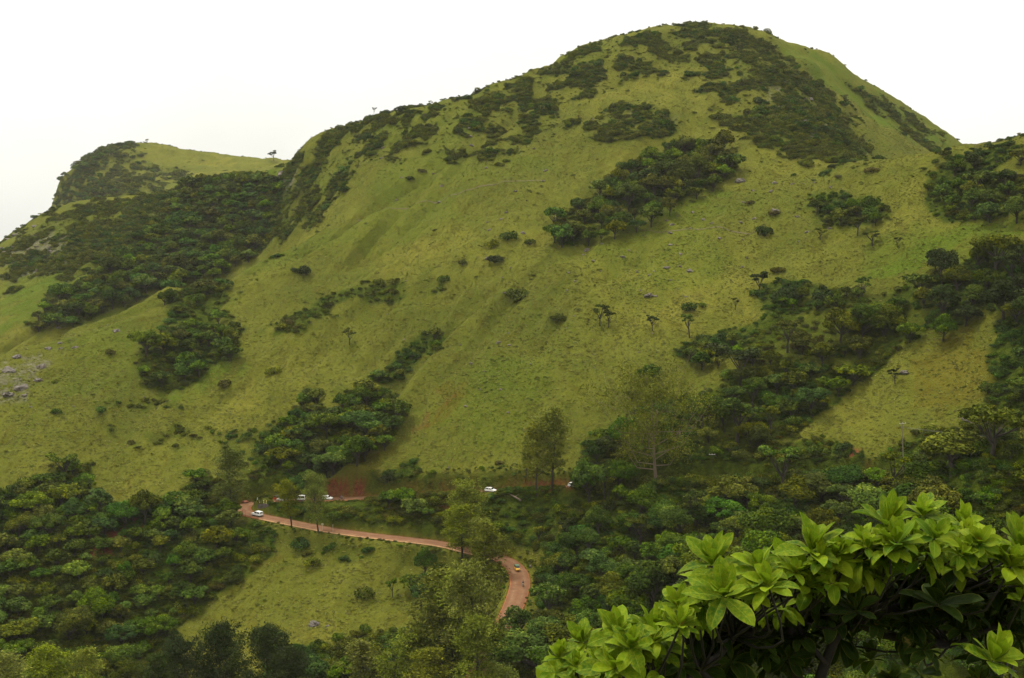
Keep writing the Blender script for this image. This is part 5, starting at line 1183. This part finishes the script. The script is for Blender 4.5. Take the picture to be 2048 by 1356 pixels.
def motorcycle(label, loc, rz, tank='black_paint', pitch=0):
    o = empty('motorcycle', loc, rot=(0, -pitch, rz)); tag(o, label, 'motorcycle')
    for x_ in (-.65, .68):
        a = MB(); n = 24; r, tr = .29, .05      # tyre ring
        vs = []; fs = []
        for i in range(n):
            for k in range(8):
                A = 2 * math.pi * i / n; B = 2 * math.pi * k / 8; rr = r - tr + tr * math.cos(B) + .02
                vs.append((x_ + rr * math.cos(A), tr * math.sin(B), .31 + rr * math.sin(A)))
                fs.append((i * 8 + k, i * 8 + (k + 1) % 8, ((i + 1) % n) * 8 + (k + 1) % 8, ((i + 1) % n) * 8 + k))
        a.add(vs, fs); t = a.build('wheel', M['tyre'], o)
        b = MB()
        for q in range(6): A = q * math.pi / 3; b.tube([(x_, 0, .31), (x_ + .24 * math.cos(A), 0, .31 + .24 * math.sin(A))], .012, 4)
        b.disc_y((x_, 0, .31), .06, .12, 12); b.build('spokes', M['rim'], t)
    a = MB(); a.prism([(-.10, .78), (.10, .95), (.38, .92), (.42, .78)], .26); a.build('fuel_tank', M[tank], o, bevel=.05)
    a = MB(); a.prism([(-.85, .80), (-.80, .88), (-.12, .84), (-.08, .76), (-.6, .72)], .24); a.build('seat', M['canvas_black'], o, bevel=.03)
    a = MB(); a.box((.05, 0, .48), (.36, .24, .34)); a.build('engine', M['rim'], o, bevel=.04)
    a = MB(); a.tube([(.68, -.08, .31), (.42, -.08, .98)], .022, 6); a.tube([(.68, .08, .31), (.42, .08, .98)], .022, 6); a.build('fork', M['galv'], o)
    a = MB(); a.tube([(.30, -.34, 1.04), (.42, -.12, 1.02), (.42, .12, 1.02), (.30, .34, 1.04)], .016, 6); a.build('handlebar', M['black_paint'], o)
    a = MB(); a.box((.52, 0, .90), (.12, .18, .18)); a.build('headlight', M['lamp_clear'], o, bevel=.04)
    a = MB(); a.tube([(.05, -.16, .34), (-.3, -.17, .30), (-.8, -.19, .36)], [.025, .035, .045], 8); a.build('exhaust', M['rim'], o)
    a = MB(); a.tube([(-.10, 0, .50), (-.65, .0, .31)], .03, 6); a.tube([(.38, 0, .88), (-.2, 0, .70), (-.6, 0, .74)], .028, 6); a.build('frame', M['black_paint'], o)
    return o
# vehicles on the two roads
p_, hd_, g_, k_ = on_road(516, 1034, 0.6 * -NEAR_SIDE * -1)
car('off_road_car', 'white boxy off-roader driving up the lower road into the hairpin', tuple(p_), hd_, 'suv', pitch=math.atan(g_))
p_, hd_, g_, _ = on_road(550, 1001, 1.2); rickshaw('black hooded autorickshaw with red and yellow base by the yellow stones', tuple(p_), hd_ + math.pi, 'auto_red', 'canvas_black')
p_, hd_, g_, _ = on_road(567, 1000, -1.2); car('hatchback', 'white hatchback half hidden beside the black hooded autorickshaw', tuple(p_), hd_ + math.pi, 'hatch')
p_, hd_, g_, _ = on_road(607, 999, -1.2); car('van', 'white boxy van between two feathery roadside trees', tuple(p_), hd_ + math.pi + .2, 'van')['category'] = 'van'
p_, hd_, g_, _ = on_road(659, 997, -1.2); car('hatchback', 'white hatchback parked left of the red bank', tuple(p_), hd_ + .1, 'hatch')
p_, hd_, g_, _ = on_road(985, 983, -1.0); car('hatchback', 'white car on the upper road above the light green feathery tree', tuple(p_), hd_, 'hatch')
p_, hd_, g_, _ = on_road(1152, 973, -1.0); car('hatchback', 'white car of which only the roof shows by the dark grove', tuple(p_), hd_, 'hatch')
p_, hd_, g_, _ = on_road(1398, 965, -1.0); car('hatchback', 'white car almost lost among the trees on the right', tuple(p_), hd_, 'hatch')
p_, hd_, g_, _ = on_road(1032, 1142, 0); rickshaw('yellow autorickshaw with green hood coming round the lower bend', tuple(p_), hd_ + math.pi if ROAD_T[_][1] > 0 else hd_, 'auto_yellow', 'auto_green')
p_, hd_, g_, _ = on_road(1046, 1172, -NEAR_SIDE * 1.0)
hh = hd_ + math.pi if ROAD_T[_][1] > 0 else hd_
p_[2] += .02
motorcycle('black motorcycle being ridden round the lower bend', tuple(p_), hh)
seated_rider('person in dark clothes riding the black motorcycle on the lower bend', tuple(p_), hh, 'cloth_dark', 'brown_trouser')
p_, hd_, g_, _ = on_road(686, 996, -1.6); motorcycle('motorcycle standing in front of the red bank', tuple(p_), hd_ + .5)
seated_rider('person in violet blue clothes sitting on the motorcycle by the red bank', tuple(p_), hd_ + .5, 'cloth_violet', 'brown_trouser')
p_, hd_, g_, _ = on_road(690, 996, -2.3); seated_rider('person in a blue shirt standing beside the motorcycle by the red bank', (p_[0] + .3, p_[1], p_[2]), hd_ + 3.6, 'cloth_blue', 'cloth_dark', standing=True)
# marker stones, barrier stones, signs, poles
def stone(px, py, mat, label, group, band=None, h=.75, tilt=0.0):
    b = G(px, py); z = b[2]
    o = empty('marker_stone', (b[0], b[1], z), rot=(0, tilt, .3)); tag(o, label, 'marker stone', group)
    a = MB(); a.box((0, 0, h / 2 - .05), (.30, .22, h + .1), taper=.8); a.build('post', M[mat], o, bevel=.04)
    a = MB(); a.box((0, 0, h * .55), (.31, .23, h * .16), taper=.97); a.build('band', M[band or 'bumper'], o)
    return o
for x, y, lb in [(519.5, 1004, 'leaning yellowish white stone at the left of three on the hairpin'), (527.5, 1003.5, 'yellowish white stone in the middle of three on the hairpin'), (533, 1004.5, 'bright yellow stone at the right of three on the hairpin')]:
    stone(x, y + 2.5, 'post_yellow', lb, 'painted stones on the inside of the hairpin', h=1.0, tilt=-.25 if x < 522 else 0)
stone(515, 999, 'post_white', 'single white stone behind the hairpin under the green bushes', None, h=.7)
for k, (x, y) in enumerate([(457, 1030), (459, 1024), (463, 1018.5), (468, 1015), (473, 1012)]):
    stone(x, y, 'post_yellow', ['nearest', 'second', 'third', 'fourth', 'farthest'][k] + ' orange banded stone round the outside of the hairpin', 'orange banded stones round the hairpin', 'orange_band', h=.9)
b = G(645, 1062); o = empty('road_sign', tuple(b), 0); tag(o, 'round faced road sign on a pale post beside the lower road', 'road sign')
a = MB(); a.tube([(0, 0, -.2), (0, 0, 2.6)], .05, 8); a.build('post', M['galv'], o)
a = MB(); a.disc_y((0, -.07, 2.35), .42, .03, 24); a.build('sign_plate', M['sign_back'], o)
b = G(666, 1065); o = empty('post', tuple(b), 0); tag(o, 'thin grey metal post right of the round faced sign', 'post'); o.name = 'metal_post'
a = MB(); a.tube([(0, 0, -.2), (0, 0, 2.7)], .045, 8); a.build('pole', M['galv'], o)
a = MB(); a.box((0, 0, 2.55), (.16, .05, .34)); a.build('plate', M['galv'], o)
b = G(488, 1034); o = empty('notice_frame', tuple(b), .2); tag(o, 'rusty frame on two legs standing in front of the hairpin road', 'sign frame')
for x_ in (-.45, .45): a = MB(); a.tube([(x_, 0, -.2), (x_, 0, 2.6 if x_ < 0 else 2.6)], .045, 6); a.build('leg', M['rust'], o)
a = MB(); a.box((0, 0, 2.58), (.95, .05, .08)); a.box((0, 0, 1.75), (.95, .05, .07)); a.build('crossbar', M['rust'], o)
def pole(px, py, top, label, mat='concrete', arm=True, r=.13, lean=0.0, insul=True):
    b = G(px, py); h = (py - top) * b[1] / F_PX; o = empty('electric_pole', tuple(b), rot=(0, lean, 0)); tag(o, label, 'electric pole')
    a = MB(); a.tube([(0, 0, -.5), (0, 0, h)], [r * 1.25, r * .75], 8); a.build('shaft', M[mat], o)
    if arm:
        for z_ in (h - .35,):
            a = MB(); a.box((0, -.14, z_), (1.9, .10, .12)); ar = a.build('crossarm', M['galv'], o)
            for x_ in (-.85, 0, .85): a = MB(); a.tube([(x_, -.14, z_ + .06), (x_, -.14, z_ + .28)], [.05, .035], 6); a.build('insulator', M['post_white'], ar)
    return o, b, h
P1, b1, h1 = pole(1807, 945, 842, 'tall pale concrete pole with a crossarm before the dark red bank', lean=-.05)
P2, b2, h2 = pole(1423, 972, 905, 'thin dark pole with a short crossarm in the grass clearing', 'bark', r=.10)
for x_, lb in ((1217, 'left one of two dark posts above the dark bush'), (1233, 'right one of two dark posts above the dark bush')):
    b = G(x_, 1003); o = empty('wooden_post', tuple(b), 0); tag(o, lb, 'post'); a = MB(); a.tube([(0, 0, -.3), (0, 0, 2.9)], [.12, .10], 8); a.build('shaft', M['bark'], o); a = MB(); a.box((0, 0, 2.95), (.34, .3, .1)); a.build('cap', M['bark'], o)
def wire_between(p, q, sag, label):
    a = MB(); p = Vector(p); q = Vector(q); P = [p.lerp(q, t) + Vector((0, 0, -sag * 4 * t * (1 - t))) for t in np.linspace(0, 1, 24)]
    a.tube(P, .018, 4); o = a.build('wire', M['wire']); tag(o, label, 'wire', 'wires from the tall concrete pole')
for k, dx in enumerate((-.85, .85)):
    p = (b1[0] + dx - .05 * h1, b1[1] - .14, b1[2] + h1 - 1.4); q = (b1[0] + 70 + dx, b1[1] - 62, b1[2] + h1 + 4); wire_between(p, q, 2.0, 'thin wire running right from the tall concrete pole')
# retaining wall under the hairpin, laterite heap, fallen trunk
q = [on_road(x_, y_, -NEAR_SIDE * 0)[0] for x_, y_ in ((522, 1004), (540, 1002), (556, 1001))]
def wall_along(pxs, off, h, th, name, label, mat):
    V = []; P = []
    for (x_, y_) in pxs: P.append(G(x_, y_))
    P = np.array(P); n = len(P); 
    for i in range(n):
        x_, y_, z_ = P[i]; V += [(x_, y_ - th, z_ - h), (x_, y_ - th * .55, z_ + .25), (x_, y_ + .1, z_ + .25), (x_, y_ + .1, z_ - h)]
    F_ = [(i * 4 + k, i * 4 + (k + 1) % 4, (i + 1) * 4 + (k + 1) % 4, (i + 1) * 4 + k) for i in range(n - 1) for k in range(4)] + [(3, 2, 1, 0), tuple((n - 1) * 4 + k for k in range(4))]
    a = MB(); a.add(V, F_); o = a.build(name, mat); return tag(o, label, 'wall')
wall_along([(516, 1010), (522, 1009.5), (530, 1009), (538, 1009)], 0, 2.3, .8, 'retaining_wall', 'short dark stone retaining wall holding up the hairpin', M['wall_stone'])
b = G(489, 1003); o = bpy.data.objects.new('soil_heap', rock_mesh(31, M['laterite'], .6)); o.location = (b[0], b[1], b[2] + .1); o.scale = (1.7, 1.3, .9); link(o); tag(o, 'heap of orange red soil beside the hairpin', 'soil heap')
c0, c1 = G(1018, 990), G(1042, 1003); a = MB(); a.tube([tuple(c0 + [0, -.3, .5]), tuple((c0 + c1) / 2 + [0, -.4, .5]), tuple(c1 + [0, -.3, .4])], [.22, .28, .34], 8); a.tube([tuple((c0 + c1) / 2 + [0, -.4, .5]), tuple((c0 + c1) / 2 + [1.2, -.6, 1.5])], [.12, .05], 5); tag(a.build('fallen_trunk', M['bark_pale']), 'pale fallen trunk lying on the strip below the white car', 'fallen trunk')

# ------------------------------------------------------------------ the big leafed tree close to the camera
def big_leaf_mat(name, c0, c1, yell, trans):
    m_, nt, b = new_mat(name); g = N(nt)
    al = g.attr('along').outputs['Fac']; ac = g.attr('across').outputs['Fac']; tn = g.attr('tone').outputs['Fac']; tc = g.n('ShaderNodeTexCoord'); P = tc.outputs['Object']
    c = g.mix(tn, c0, c1)
    c = g.mix(g.mth('MULTIPLY', g.ramp(g.noise(9, 5, .65, P), [(.40, (0, 0, 0)), (.72, (1, 1, 1))]), .5), c, yell)
    aa = g.mth('ABSOLUTE', ac)
    # side veins: stripes slanting away from the midrib
    v = g.mth('SINE', g.mth('MULTIPLY', g.mth('SUBTRACT', al, g.mth('MULTIPLY', aa, .22)), 62.0))
    vein = g.ramp(v, [(.80, (0, 0, 0)), (1.0, (1, 1, 1))]); rib = g.ramp(aa, [(.0, (1, 1, 1)), (.07, (0, 0, 0))])
    c = g.mix(g.mth('MULTIPLY', vein, .12), c, tuple(min(1, x * 1.5 + .02) for x in c1)); c = g.mix(g.mth('MULTIPLY', rib, .35), c, tuple(min(1, x * 1.7 + .05) for x in c1))
    # browned and orange spots, and reddish young bases
    c = g.mix(g.ramp(g.noise(5.5, 4, .6, P, .4), [(.70, (0, 0, 0)), (.74, (1, 1, 1))]), c, (.24, .17, .05))
    inn = g.attr('inner').outputs['Fac']
    c = g.mix(g.mth('MULTIPLY', g.mth('MULTIPLY', inn, g.ramp(al, [(.12, (1, 1, 1)), (.42, (0, 0, 0))])), .8), c, (.42, .20, .03))
    c = g.mix(g.mth('MULTIPLY', g.ramp(aa, [(.88, (0, 0, 0)), (1, (1, 1, 1))]), .3), c, (.30, .30, .06))
    g.l(c, b.inputs['Base Color']); b.inputs['Roughness'].default_value = .6; b.inputs['Specular IOR Level'].default_value = .06
    bp = g.n('ShaderNodeBump'); bp.inputs['Strength'].default_value = .35; bp.inputs['Distance'].default_value = .004
    g.l(g.mth('ADD', g.mth('MULTIPLY', vein, -1.0), g.mth('MULTIPLY', rib, -1.5)), bp.inputs['Height']); g.l(bp.outputs[0], b.inputs['Normal'])
    tr = g.n('ShaderNodeBsdfTranslucent'); mx = g.n('ShaderNodeMixShader'); mx.inputs[0].default_value = trans
    g.l(g.mix(.5, c, (.28, .48, .02)), tr.inputs['Color']); g.l(b.outputs[0], mx.inputs[1]); g.l(tr.outputs[0], mx.inputs[2]); g.l(mx.outputs[0], nt.nodes['Material Output'].inputs[0])
    return m_
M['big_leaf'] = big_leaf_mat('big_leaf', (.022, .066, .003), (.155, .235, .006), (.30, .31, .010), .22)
M['big_leaf_shade'] = big_leaf_mat('big_leaf_shade', (.007, .018, .002), (.024, .044, .004), (.05, .07, .008), .03)  # dark copy of big_leaf, with the crown's inner shade put into the colour
def leaf_grid(rng, length, width, elev, az, curl, fold, base, twist=0, nu=9, nv=5, sag=0.0):
    """one blade from its stalk: obovate outline, folded along the midrib, curling along its length"""
    us = np.linspace(0, 1, nu); vs = np.linspace(-1, 1, nv); P = []; A = []; B = []
    hor = np.array([math.cos(az), math.sin(az), 0]); side = np.array([-math.sin(az), math.cos(az), 0]); up = np.array([0, 0, 1.0])
    pos = np.array(base, float); e = elev; wav = rng.uniform(0, 6.28); wamp = rng.uniform(.01, .035)
    for i, u in enumerate(us):
        d = hor * math.cos(e) + up * math.sin(e); n_ = -hor * math.sin(e) + up * math.cos(e)
        if i: pos = pos + d * length * (us[i] - us[i - 1])
        w = width * (max(0, math.sin(math.pi * u ** 1.25)) ** .72) * (1 - .12 * u) + .012 * (u < .02) * length
        if u > .97: w = .004 * length
        sd_ = side * math.cos(twist * u) + n_ * math.sin(twist * u)
        for v in vs:
            lift = abs(v) * fold * w + .5 * wamp * length * math.sin(wav + 9 * u + (2 if v > 0 else 0)) * abs(v)
            P.append(pos + sd_ * w * v * math.cos(fold * .8) + n_ * lift); A.append(u); B.append(v)
        e -= curl * (us[1] - us[0]) * (.4 + 1.2 * u)
    ii = np.arange(nu * nv).reshape(nu, nv); Fq = np.stack([ii[:-1, :-1], ii[:-1, 1:], ii[1:, 1:], ii[1:, :-1]], -1).reshape(-1, 4)
    return np.array(P), Fq, np.array(A), np.array(B)
def rosette(seed, n_out=6, n_mid=5, n_in=4, style='up'):
    rng = np.random.default_rng(seed); V = []; Fq = []; A = []; B = []; T = []; I = []; n0 = 0
    rings = [(n_out, .28, .32, 1.05, 1.0, 0), (n_mid, .80, .30, 1.0, .45, .35), (n_in + 1, 1.2, .22, .85, .2, 1)] if style == 'up' else [(n_out, -.25, .3, 1.0, 1.2, 0), (n_mid, .35, .3, .9, .9, .1), (max(1, n_in - 2), 1.0, .2, .6, .5, .3)]
    for (n, el, dv, ln, curl, inner) in rings:
        a0 = rng.uniform(0, 6.28)
        for k in range(n):
            az = a0 + k * 2 * math.pi / n + rng.uniform(-.3, .3); L = ln * rng.uniform(.6, 1.15)
            p, f, a, b = leaf_grid(rng, L, L * rng.uniform(.215, .275), el + rng.uniform(-dv, dv), az, curl * rng.uniform(.3, 1.3), rng.uniform(.12, .5), (.03 * math.cos(az), .03 * math.sin(az), rng.uniform(-.10, .0) + .12 * inner), rng.uniform(-.5, .5))
            V.append(p); Fq.append(f + n0); A.append(a); B.append(b); T.append(np.full(len(p), np.clip(rng.beta(1.1, 1.3) * .8 + .3 * inner - .05, 0, 1))); I.append(np.full(len(p), float(inner > .9 and k == 0 or (inner > .3 and rng.random() < .12)))); n0 += len(p)
    return np_mesh('leaf_rosette', np.vstack(V), np.vstack(Fq), [], {'along': ('POINT', np.concatenate(A)), 'across': ('POINT', np.concatenate(B)), 'tone': ('POINT', np.concatenate(T)), 'inner': ('POINT', np.concatenate(I))}, smooth=True)
def with_mat(me_, mt):
    c = me_.copy(); c.materials.clear(); c.materials.append(mt); return c
RO = [rosette(700 + i, 6 + i % 2, 5, 4 - i % 2) for i in range(7)]; RD_ = [rosette(720 + i, 5 + i % 2, 4, 3, 'droop') for i in range(5)]
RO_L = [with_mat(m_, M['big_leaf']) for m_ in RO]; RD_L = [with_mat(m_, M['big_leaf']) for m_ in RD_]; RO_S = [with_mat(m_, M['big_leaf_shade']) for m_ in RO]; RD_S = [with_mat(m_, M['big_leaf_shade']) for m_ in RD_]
big = empty('big_leafed_tree', (1.25, 4.6, float(ground(np.array([1.25]), np.array([4.6]))[0]) - .1)); tag(big, 'tree with rosettes of large glossy yellow green leaves filling the lower right corner', 'tree')
bw = np.array(big.location)
# (px, py of rosette foot, width px, distance, kind, lean toward the camera)
RS = [(1845, 1030, 135, 4.5, 'u'), (1772, 1048, 165, 4.4, 'u'), (1925, 1052, 120, 4.6, 'u'), (1728, 1082, 110, 4.3, 'u'), (1780, 1100, 125, 4.2, 'u'), (1865, 1105, 125, 4.25, 'u'), (1892, 1072, 110, 4.4, 'u'), (1965, 1075, 100, 4.6, 'd'), (2040, 1100, 170, 4.3, 'u'),
      (1622, 1100, 165, 4.2, 'u'), (1518, 1140, 160, 4.1, 'u'), (1425, 1128, 170, 4.2, 'u'), (1447, 1190, 185, 4.0, 'u'), (1538, 1172, 150, 4.0, 'u'), (1672, 1112, 120, 4.3, 'u'), (1600, 1140, 120, 4.3, 'd'), (1690, 1140, 110, 4.4, 'd'), (1480, 1150, 110, 4.4, 'u'),
      (1356, 1212, 130, 4.1, 'u'), (1358, 1252, 135, 4.0, 'u'), (1238, 1266, 155, 4.0, 'u'), (1262, 1294, 140, 3.9, 'u'), (1228, 1336, 155, 3.9, 'u'), (1118, 1316, 110, 4.1, 'u'), (1165, 1284, 115, 4.1, 'u'), (1152, 1332, 85, 4.0, 'u'), (1300, 1250, 120, 4.3, 'u'), (1110, 1345, 110, 4.0, 'd'), (1185, 1372, 140, 3.9, 'd'),
      (1400, 1240, 130, 4.4, 'd'), (1330, 1300, 120, 4.3, 'd'), (1290, 1360, 120, 4.1, 'd'), (1565, 1215, 130, 4.4, 'd'), (1400, 1160, 110, 4.5, 'u'),
      (1876, 1205, 180, 4.3, 's'), (1712, 1222, 140, 4.3, 's'), (1770, 1165, 100, 4.5, 's'), (1935, 1215, 110, 4.5, 's'), (1985, 1320, 200, 4.0, 'u'), (1955, 1368, 130, 4.0, 's'), (1850, 1300, 120, 4.5, 'sd'), (1700, 1180, 90, 4.5, 's'), (1640, 1180, 120, 4.5, 'sd'), (1815, 1130, 110, 4.6, 'sd'), (1910, 1130, 120, 4.7, 'sd'), (1655, 1235, 100, 4.6, 'sd'),
      (1360, 1330, 120, 4.4, 's'), (1750, 1250, 90, 4.6, 's'), (1830, 1240, 100, 4.7, 'sd'), (1920, 1260, 100, 4.6, 's'), (1785, 1360, 100, 4.4, 's'), (2045, 1215, 110, 4.6, 'sd')]
rg = np.random.default_rng(5)
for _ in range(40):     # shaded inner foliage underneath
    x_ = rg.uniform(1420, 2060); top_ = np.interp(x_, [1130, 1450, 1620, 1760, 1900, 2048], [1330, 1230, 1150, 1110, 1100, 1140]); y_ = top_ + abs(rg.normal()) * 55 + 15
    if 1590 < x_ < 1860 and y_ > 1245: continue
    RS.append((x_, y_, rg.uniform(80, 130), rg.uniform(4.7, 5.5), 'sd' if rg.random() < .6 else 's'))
HUB = [pt(1692, 1235, 4.75), pt(1585, 1230, 4.7), pt(1470, 1270, 4.6), pt(1290, 1390, 4.4), pt(1850, 1190, 4.85), pt(1985, 1380, 4.6), pt(1170, 1420, 4.3), pt(1900, 1290, 4.8), pt(1400, 1340, 4.5), pt(2060, 1230, 4.8)]
wood = MB()
foot = np.array([1.25, 4.6, float(ground(np.array([1.25]), np.array([4.6]))[0]) - .3]); crotch = pt(1640, 1440, 4.75)
def limb(a, b, ra, rb, bend=.06, n=6):
    a, b = np.array(a), np.array(b); L = np.linalg.norm(b - a); off = rg.normal(size=3) * bend * L; off[2] = -abs(off[2])
    P = [tuple(a + (b - a) * t + off * math.sin(math.pi * t) + rg.normal(size=3) * .008 * L * math.sin(math.pi * t)) for t in np.linspace(0, 1, n)]
    return P, [ra + (rb - ra) * t for t in np.linspace(0, 1, n)]
def rel(P): return [tuple(np.array(p) - bw) for p in P]
P, R = limb(foot, crotch, .06, .042, .03, 9); wood.tube(rel(P), R, 10)
LINKS = [(crotch, HUB[0], .032, .018), (crotch, HUB[1], .030, .016), (crotch, HUB[5], .026, .014), (HUB[1], HUB[2], .015, .010), (crotch, HUB[8], .024, .014), (HUB[8], HUB[3], .013, .009), (HUB[3], HUB[6], .014, .010), (HUB[0], HUB[4], .024, .018), (HUB[0], HUB[7], .020, .015), (HUB[7], HUB[9], .015, .011), (HUB[8], HUB[2], .018, .014), (HUB[1], pt(1655, 1330, 4.6), .014, .010)]
for a, b, ra, rb in LINKS: P, R = limb(a, b, ra, rb); wood.tube(rel(P), R, 8)
for (x_, y_, w_, D, kd) in RS:
    p = pt(x_, y_, D); h_ = min(HUB, key=lambda q: np.linalg.norm(q - p) + (.35 if q[2] > p[2] else 0))
    P, R = limb(h_ + rg.normal(size=3) * .01, p - np.array([0, 0, .01]), .006, .004, .10, 6); wood.tube(rel(P), R, 6)
    i = int(rg.integers(7)); me_ = {'u': RO_L, 'd': RD_L, 's': RO_S, 'sd': RD_S}[kd][i % (5 if kd.endswith('d') else 7)]
    o = bpy.data.objects.new('leaf_rosette', me_); o.parent = big; o.location = tuple(p - bw); s = w_ * D / F_PX * .44
    o.scale = (s, s, s * rg.uniform(.85, 1.1)); o.rotation_euler = (rg.normal() * .22 + .22, rg.normal() * .25, rg.uniform(0, 6.28))
    # the lean toward the open side comes after the spin
    o.rotation_mode = 'XYZ'; mt = Matrix.Rotation(rg.uniform(.05, .5), 3, 'X') @ Matrix.Rotation(rg.normal() * .25, 3, 'Y') @ Matrix.Rotation(rg.uniform(0, 6.28), 3, 'Z'); o.rotation_euler = mt.to_euler()
    COL.objects.link(o)
# the rest of the crown's inner rosettes, past the hundred nearest, as one mass
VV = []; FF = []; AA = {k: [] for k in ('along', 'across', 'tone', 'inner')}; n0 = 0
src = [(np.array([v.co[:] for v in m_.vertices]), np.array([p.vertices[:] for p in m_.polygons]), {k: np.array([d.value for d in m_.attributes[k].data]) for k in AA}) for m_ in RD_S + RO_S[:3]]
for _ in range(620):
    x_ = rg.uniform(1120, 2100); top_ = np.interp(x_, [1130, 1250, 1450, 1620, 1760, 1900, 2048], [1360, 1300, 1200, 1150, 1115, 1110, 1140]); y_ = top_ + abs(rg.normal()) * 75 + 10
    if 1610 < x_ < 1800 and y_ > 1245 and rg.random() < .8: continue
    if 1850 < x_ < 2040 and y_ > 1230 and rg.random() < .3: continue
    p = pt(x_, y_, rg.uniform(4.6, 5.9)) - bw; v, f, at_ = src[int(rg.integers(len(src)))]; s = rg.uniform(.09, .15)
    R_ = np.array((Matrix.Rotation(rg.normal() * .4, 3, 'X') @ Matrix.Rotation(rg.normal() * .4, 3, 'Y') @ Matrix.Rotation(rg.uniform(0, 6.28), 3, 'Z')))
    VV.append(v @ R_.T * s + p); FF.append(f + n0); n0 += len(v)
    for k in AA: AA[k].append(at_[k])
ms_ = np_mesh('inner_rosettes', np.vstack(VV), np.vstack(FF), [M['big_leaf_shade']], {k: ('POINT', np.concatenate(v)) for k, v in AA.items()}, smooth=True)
VV = []; FF = []; AA = {k: [] for k in AA}; n0 = 0
src = [(np.array([v.co[:] for v in m_.vertices]), np.array([p.vertices[:] for p in m_.polygons]), {k: np.array([d.value for d in m_.attributes[k].data]) for k in AA}) for m_ in RO_L + RD_L[:2]]
for q in range(150):
    x_ = rg.uniform(1090, 2070); top_ = np.interp(x_, [1080, 1120, 1240, 1350, 1430, 1620, 1760, 1860, 1950, 2048], [1345, 1300, 1250, 1195, 1120, 1075, 1045, 1015, 1050, 1085]); y_ = top_ + 34 + abs(rg.normal()) * 42
    D_ = rg.uniform(4.15, 4.75); p = pt(x_, y_, D_); v, f, at_ = src[int(rg.integers(len(src)))]; s = rg.uniform(.075, .118)
    R_ = np.array((Matrix.Rotation(rg.normal() * .3 + .2, 3, 'X') @ Matrix.Rotation(rg.normal() * .3, 3, 'Y') @ Matrix.Rotation(rg.uniform(0, 6.28), 3, 'Z')))
    VV.append(v @ R_.T * s + p - bw); FF.append(f + n0); n0 += len(v)
    for k in AA: AA[k].append(at_[k])
    h_ = min(HUB, key=lambda a: np.linalg.norm(a - p) + (.35 if a[2] > p[2] else 0)); P, R = limb(h_, p, .006, .004, .10, 6); wood.tube(rel(P), R, 5)
mo_ = np_mesh('outer_rosettes', np.vstack(VV), np.vstack(FF), [M['big_leaf']], {k: ('POINT', np.concatenate(v)) for k, v in AA.items()}, smooth=True)
oo_ = link(bpy.data.objects.new('outer_rosettes', mo_), big); oo_['kind'] = 'stuff'
io_ = link(bpy.data.objects.new('inner_rosettes', ms_), big); io_['kind'] = 'stuff'
wood.build('trunk', M['bark_black'], big, smooth=True)
print('rosettes', len(RS))

# ------------------------------------------------------------------ the air between
hz = MB(); hz.box((0, 1600, 65), (7200, 3960, 510)); mh = bpy.data.materials.new('haze'); mh.use_nodes = True; nt = mh.node_tree; nt.nodes.remove(nt.nodes['Principled BSDF'])
pv = nt.nodes.new('ShaderNodeVolumePrincipled'); pv.inputs['Density'].default_value = .000034; pv.inputs['Color'].default_value = (1.0, .985, .90, 1); pv.inputs['Anisotropy'].default_value = .0
nt.links.new(pv.outputs[0], nt.nodes['Material Output'].inputs['Volume'])
tag(hz.build('haze', mh), kind='stuff')
print('script seconds', round(time.time() - T0, 1))
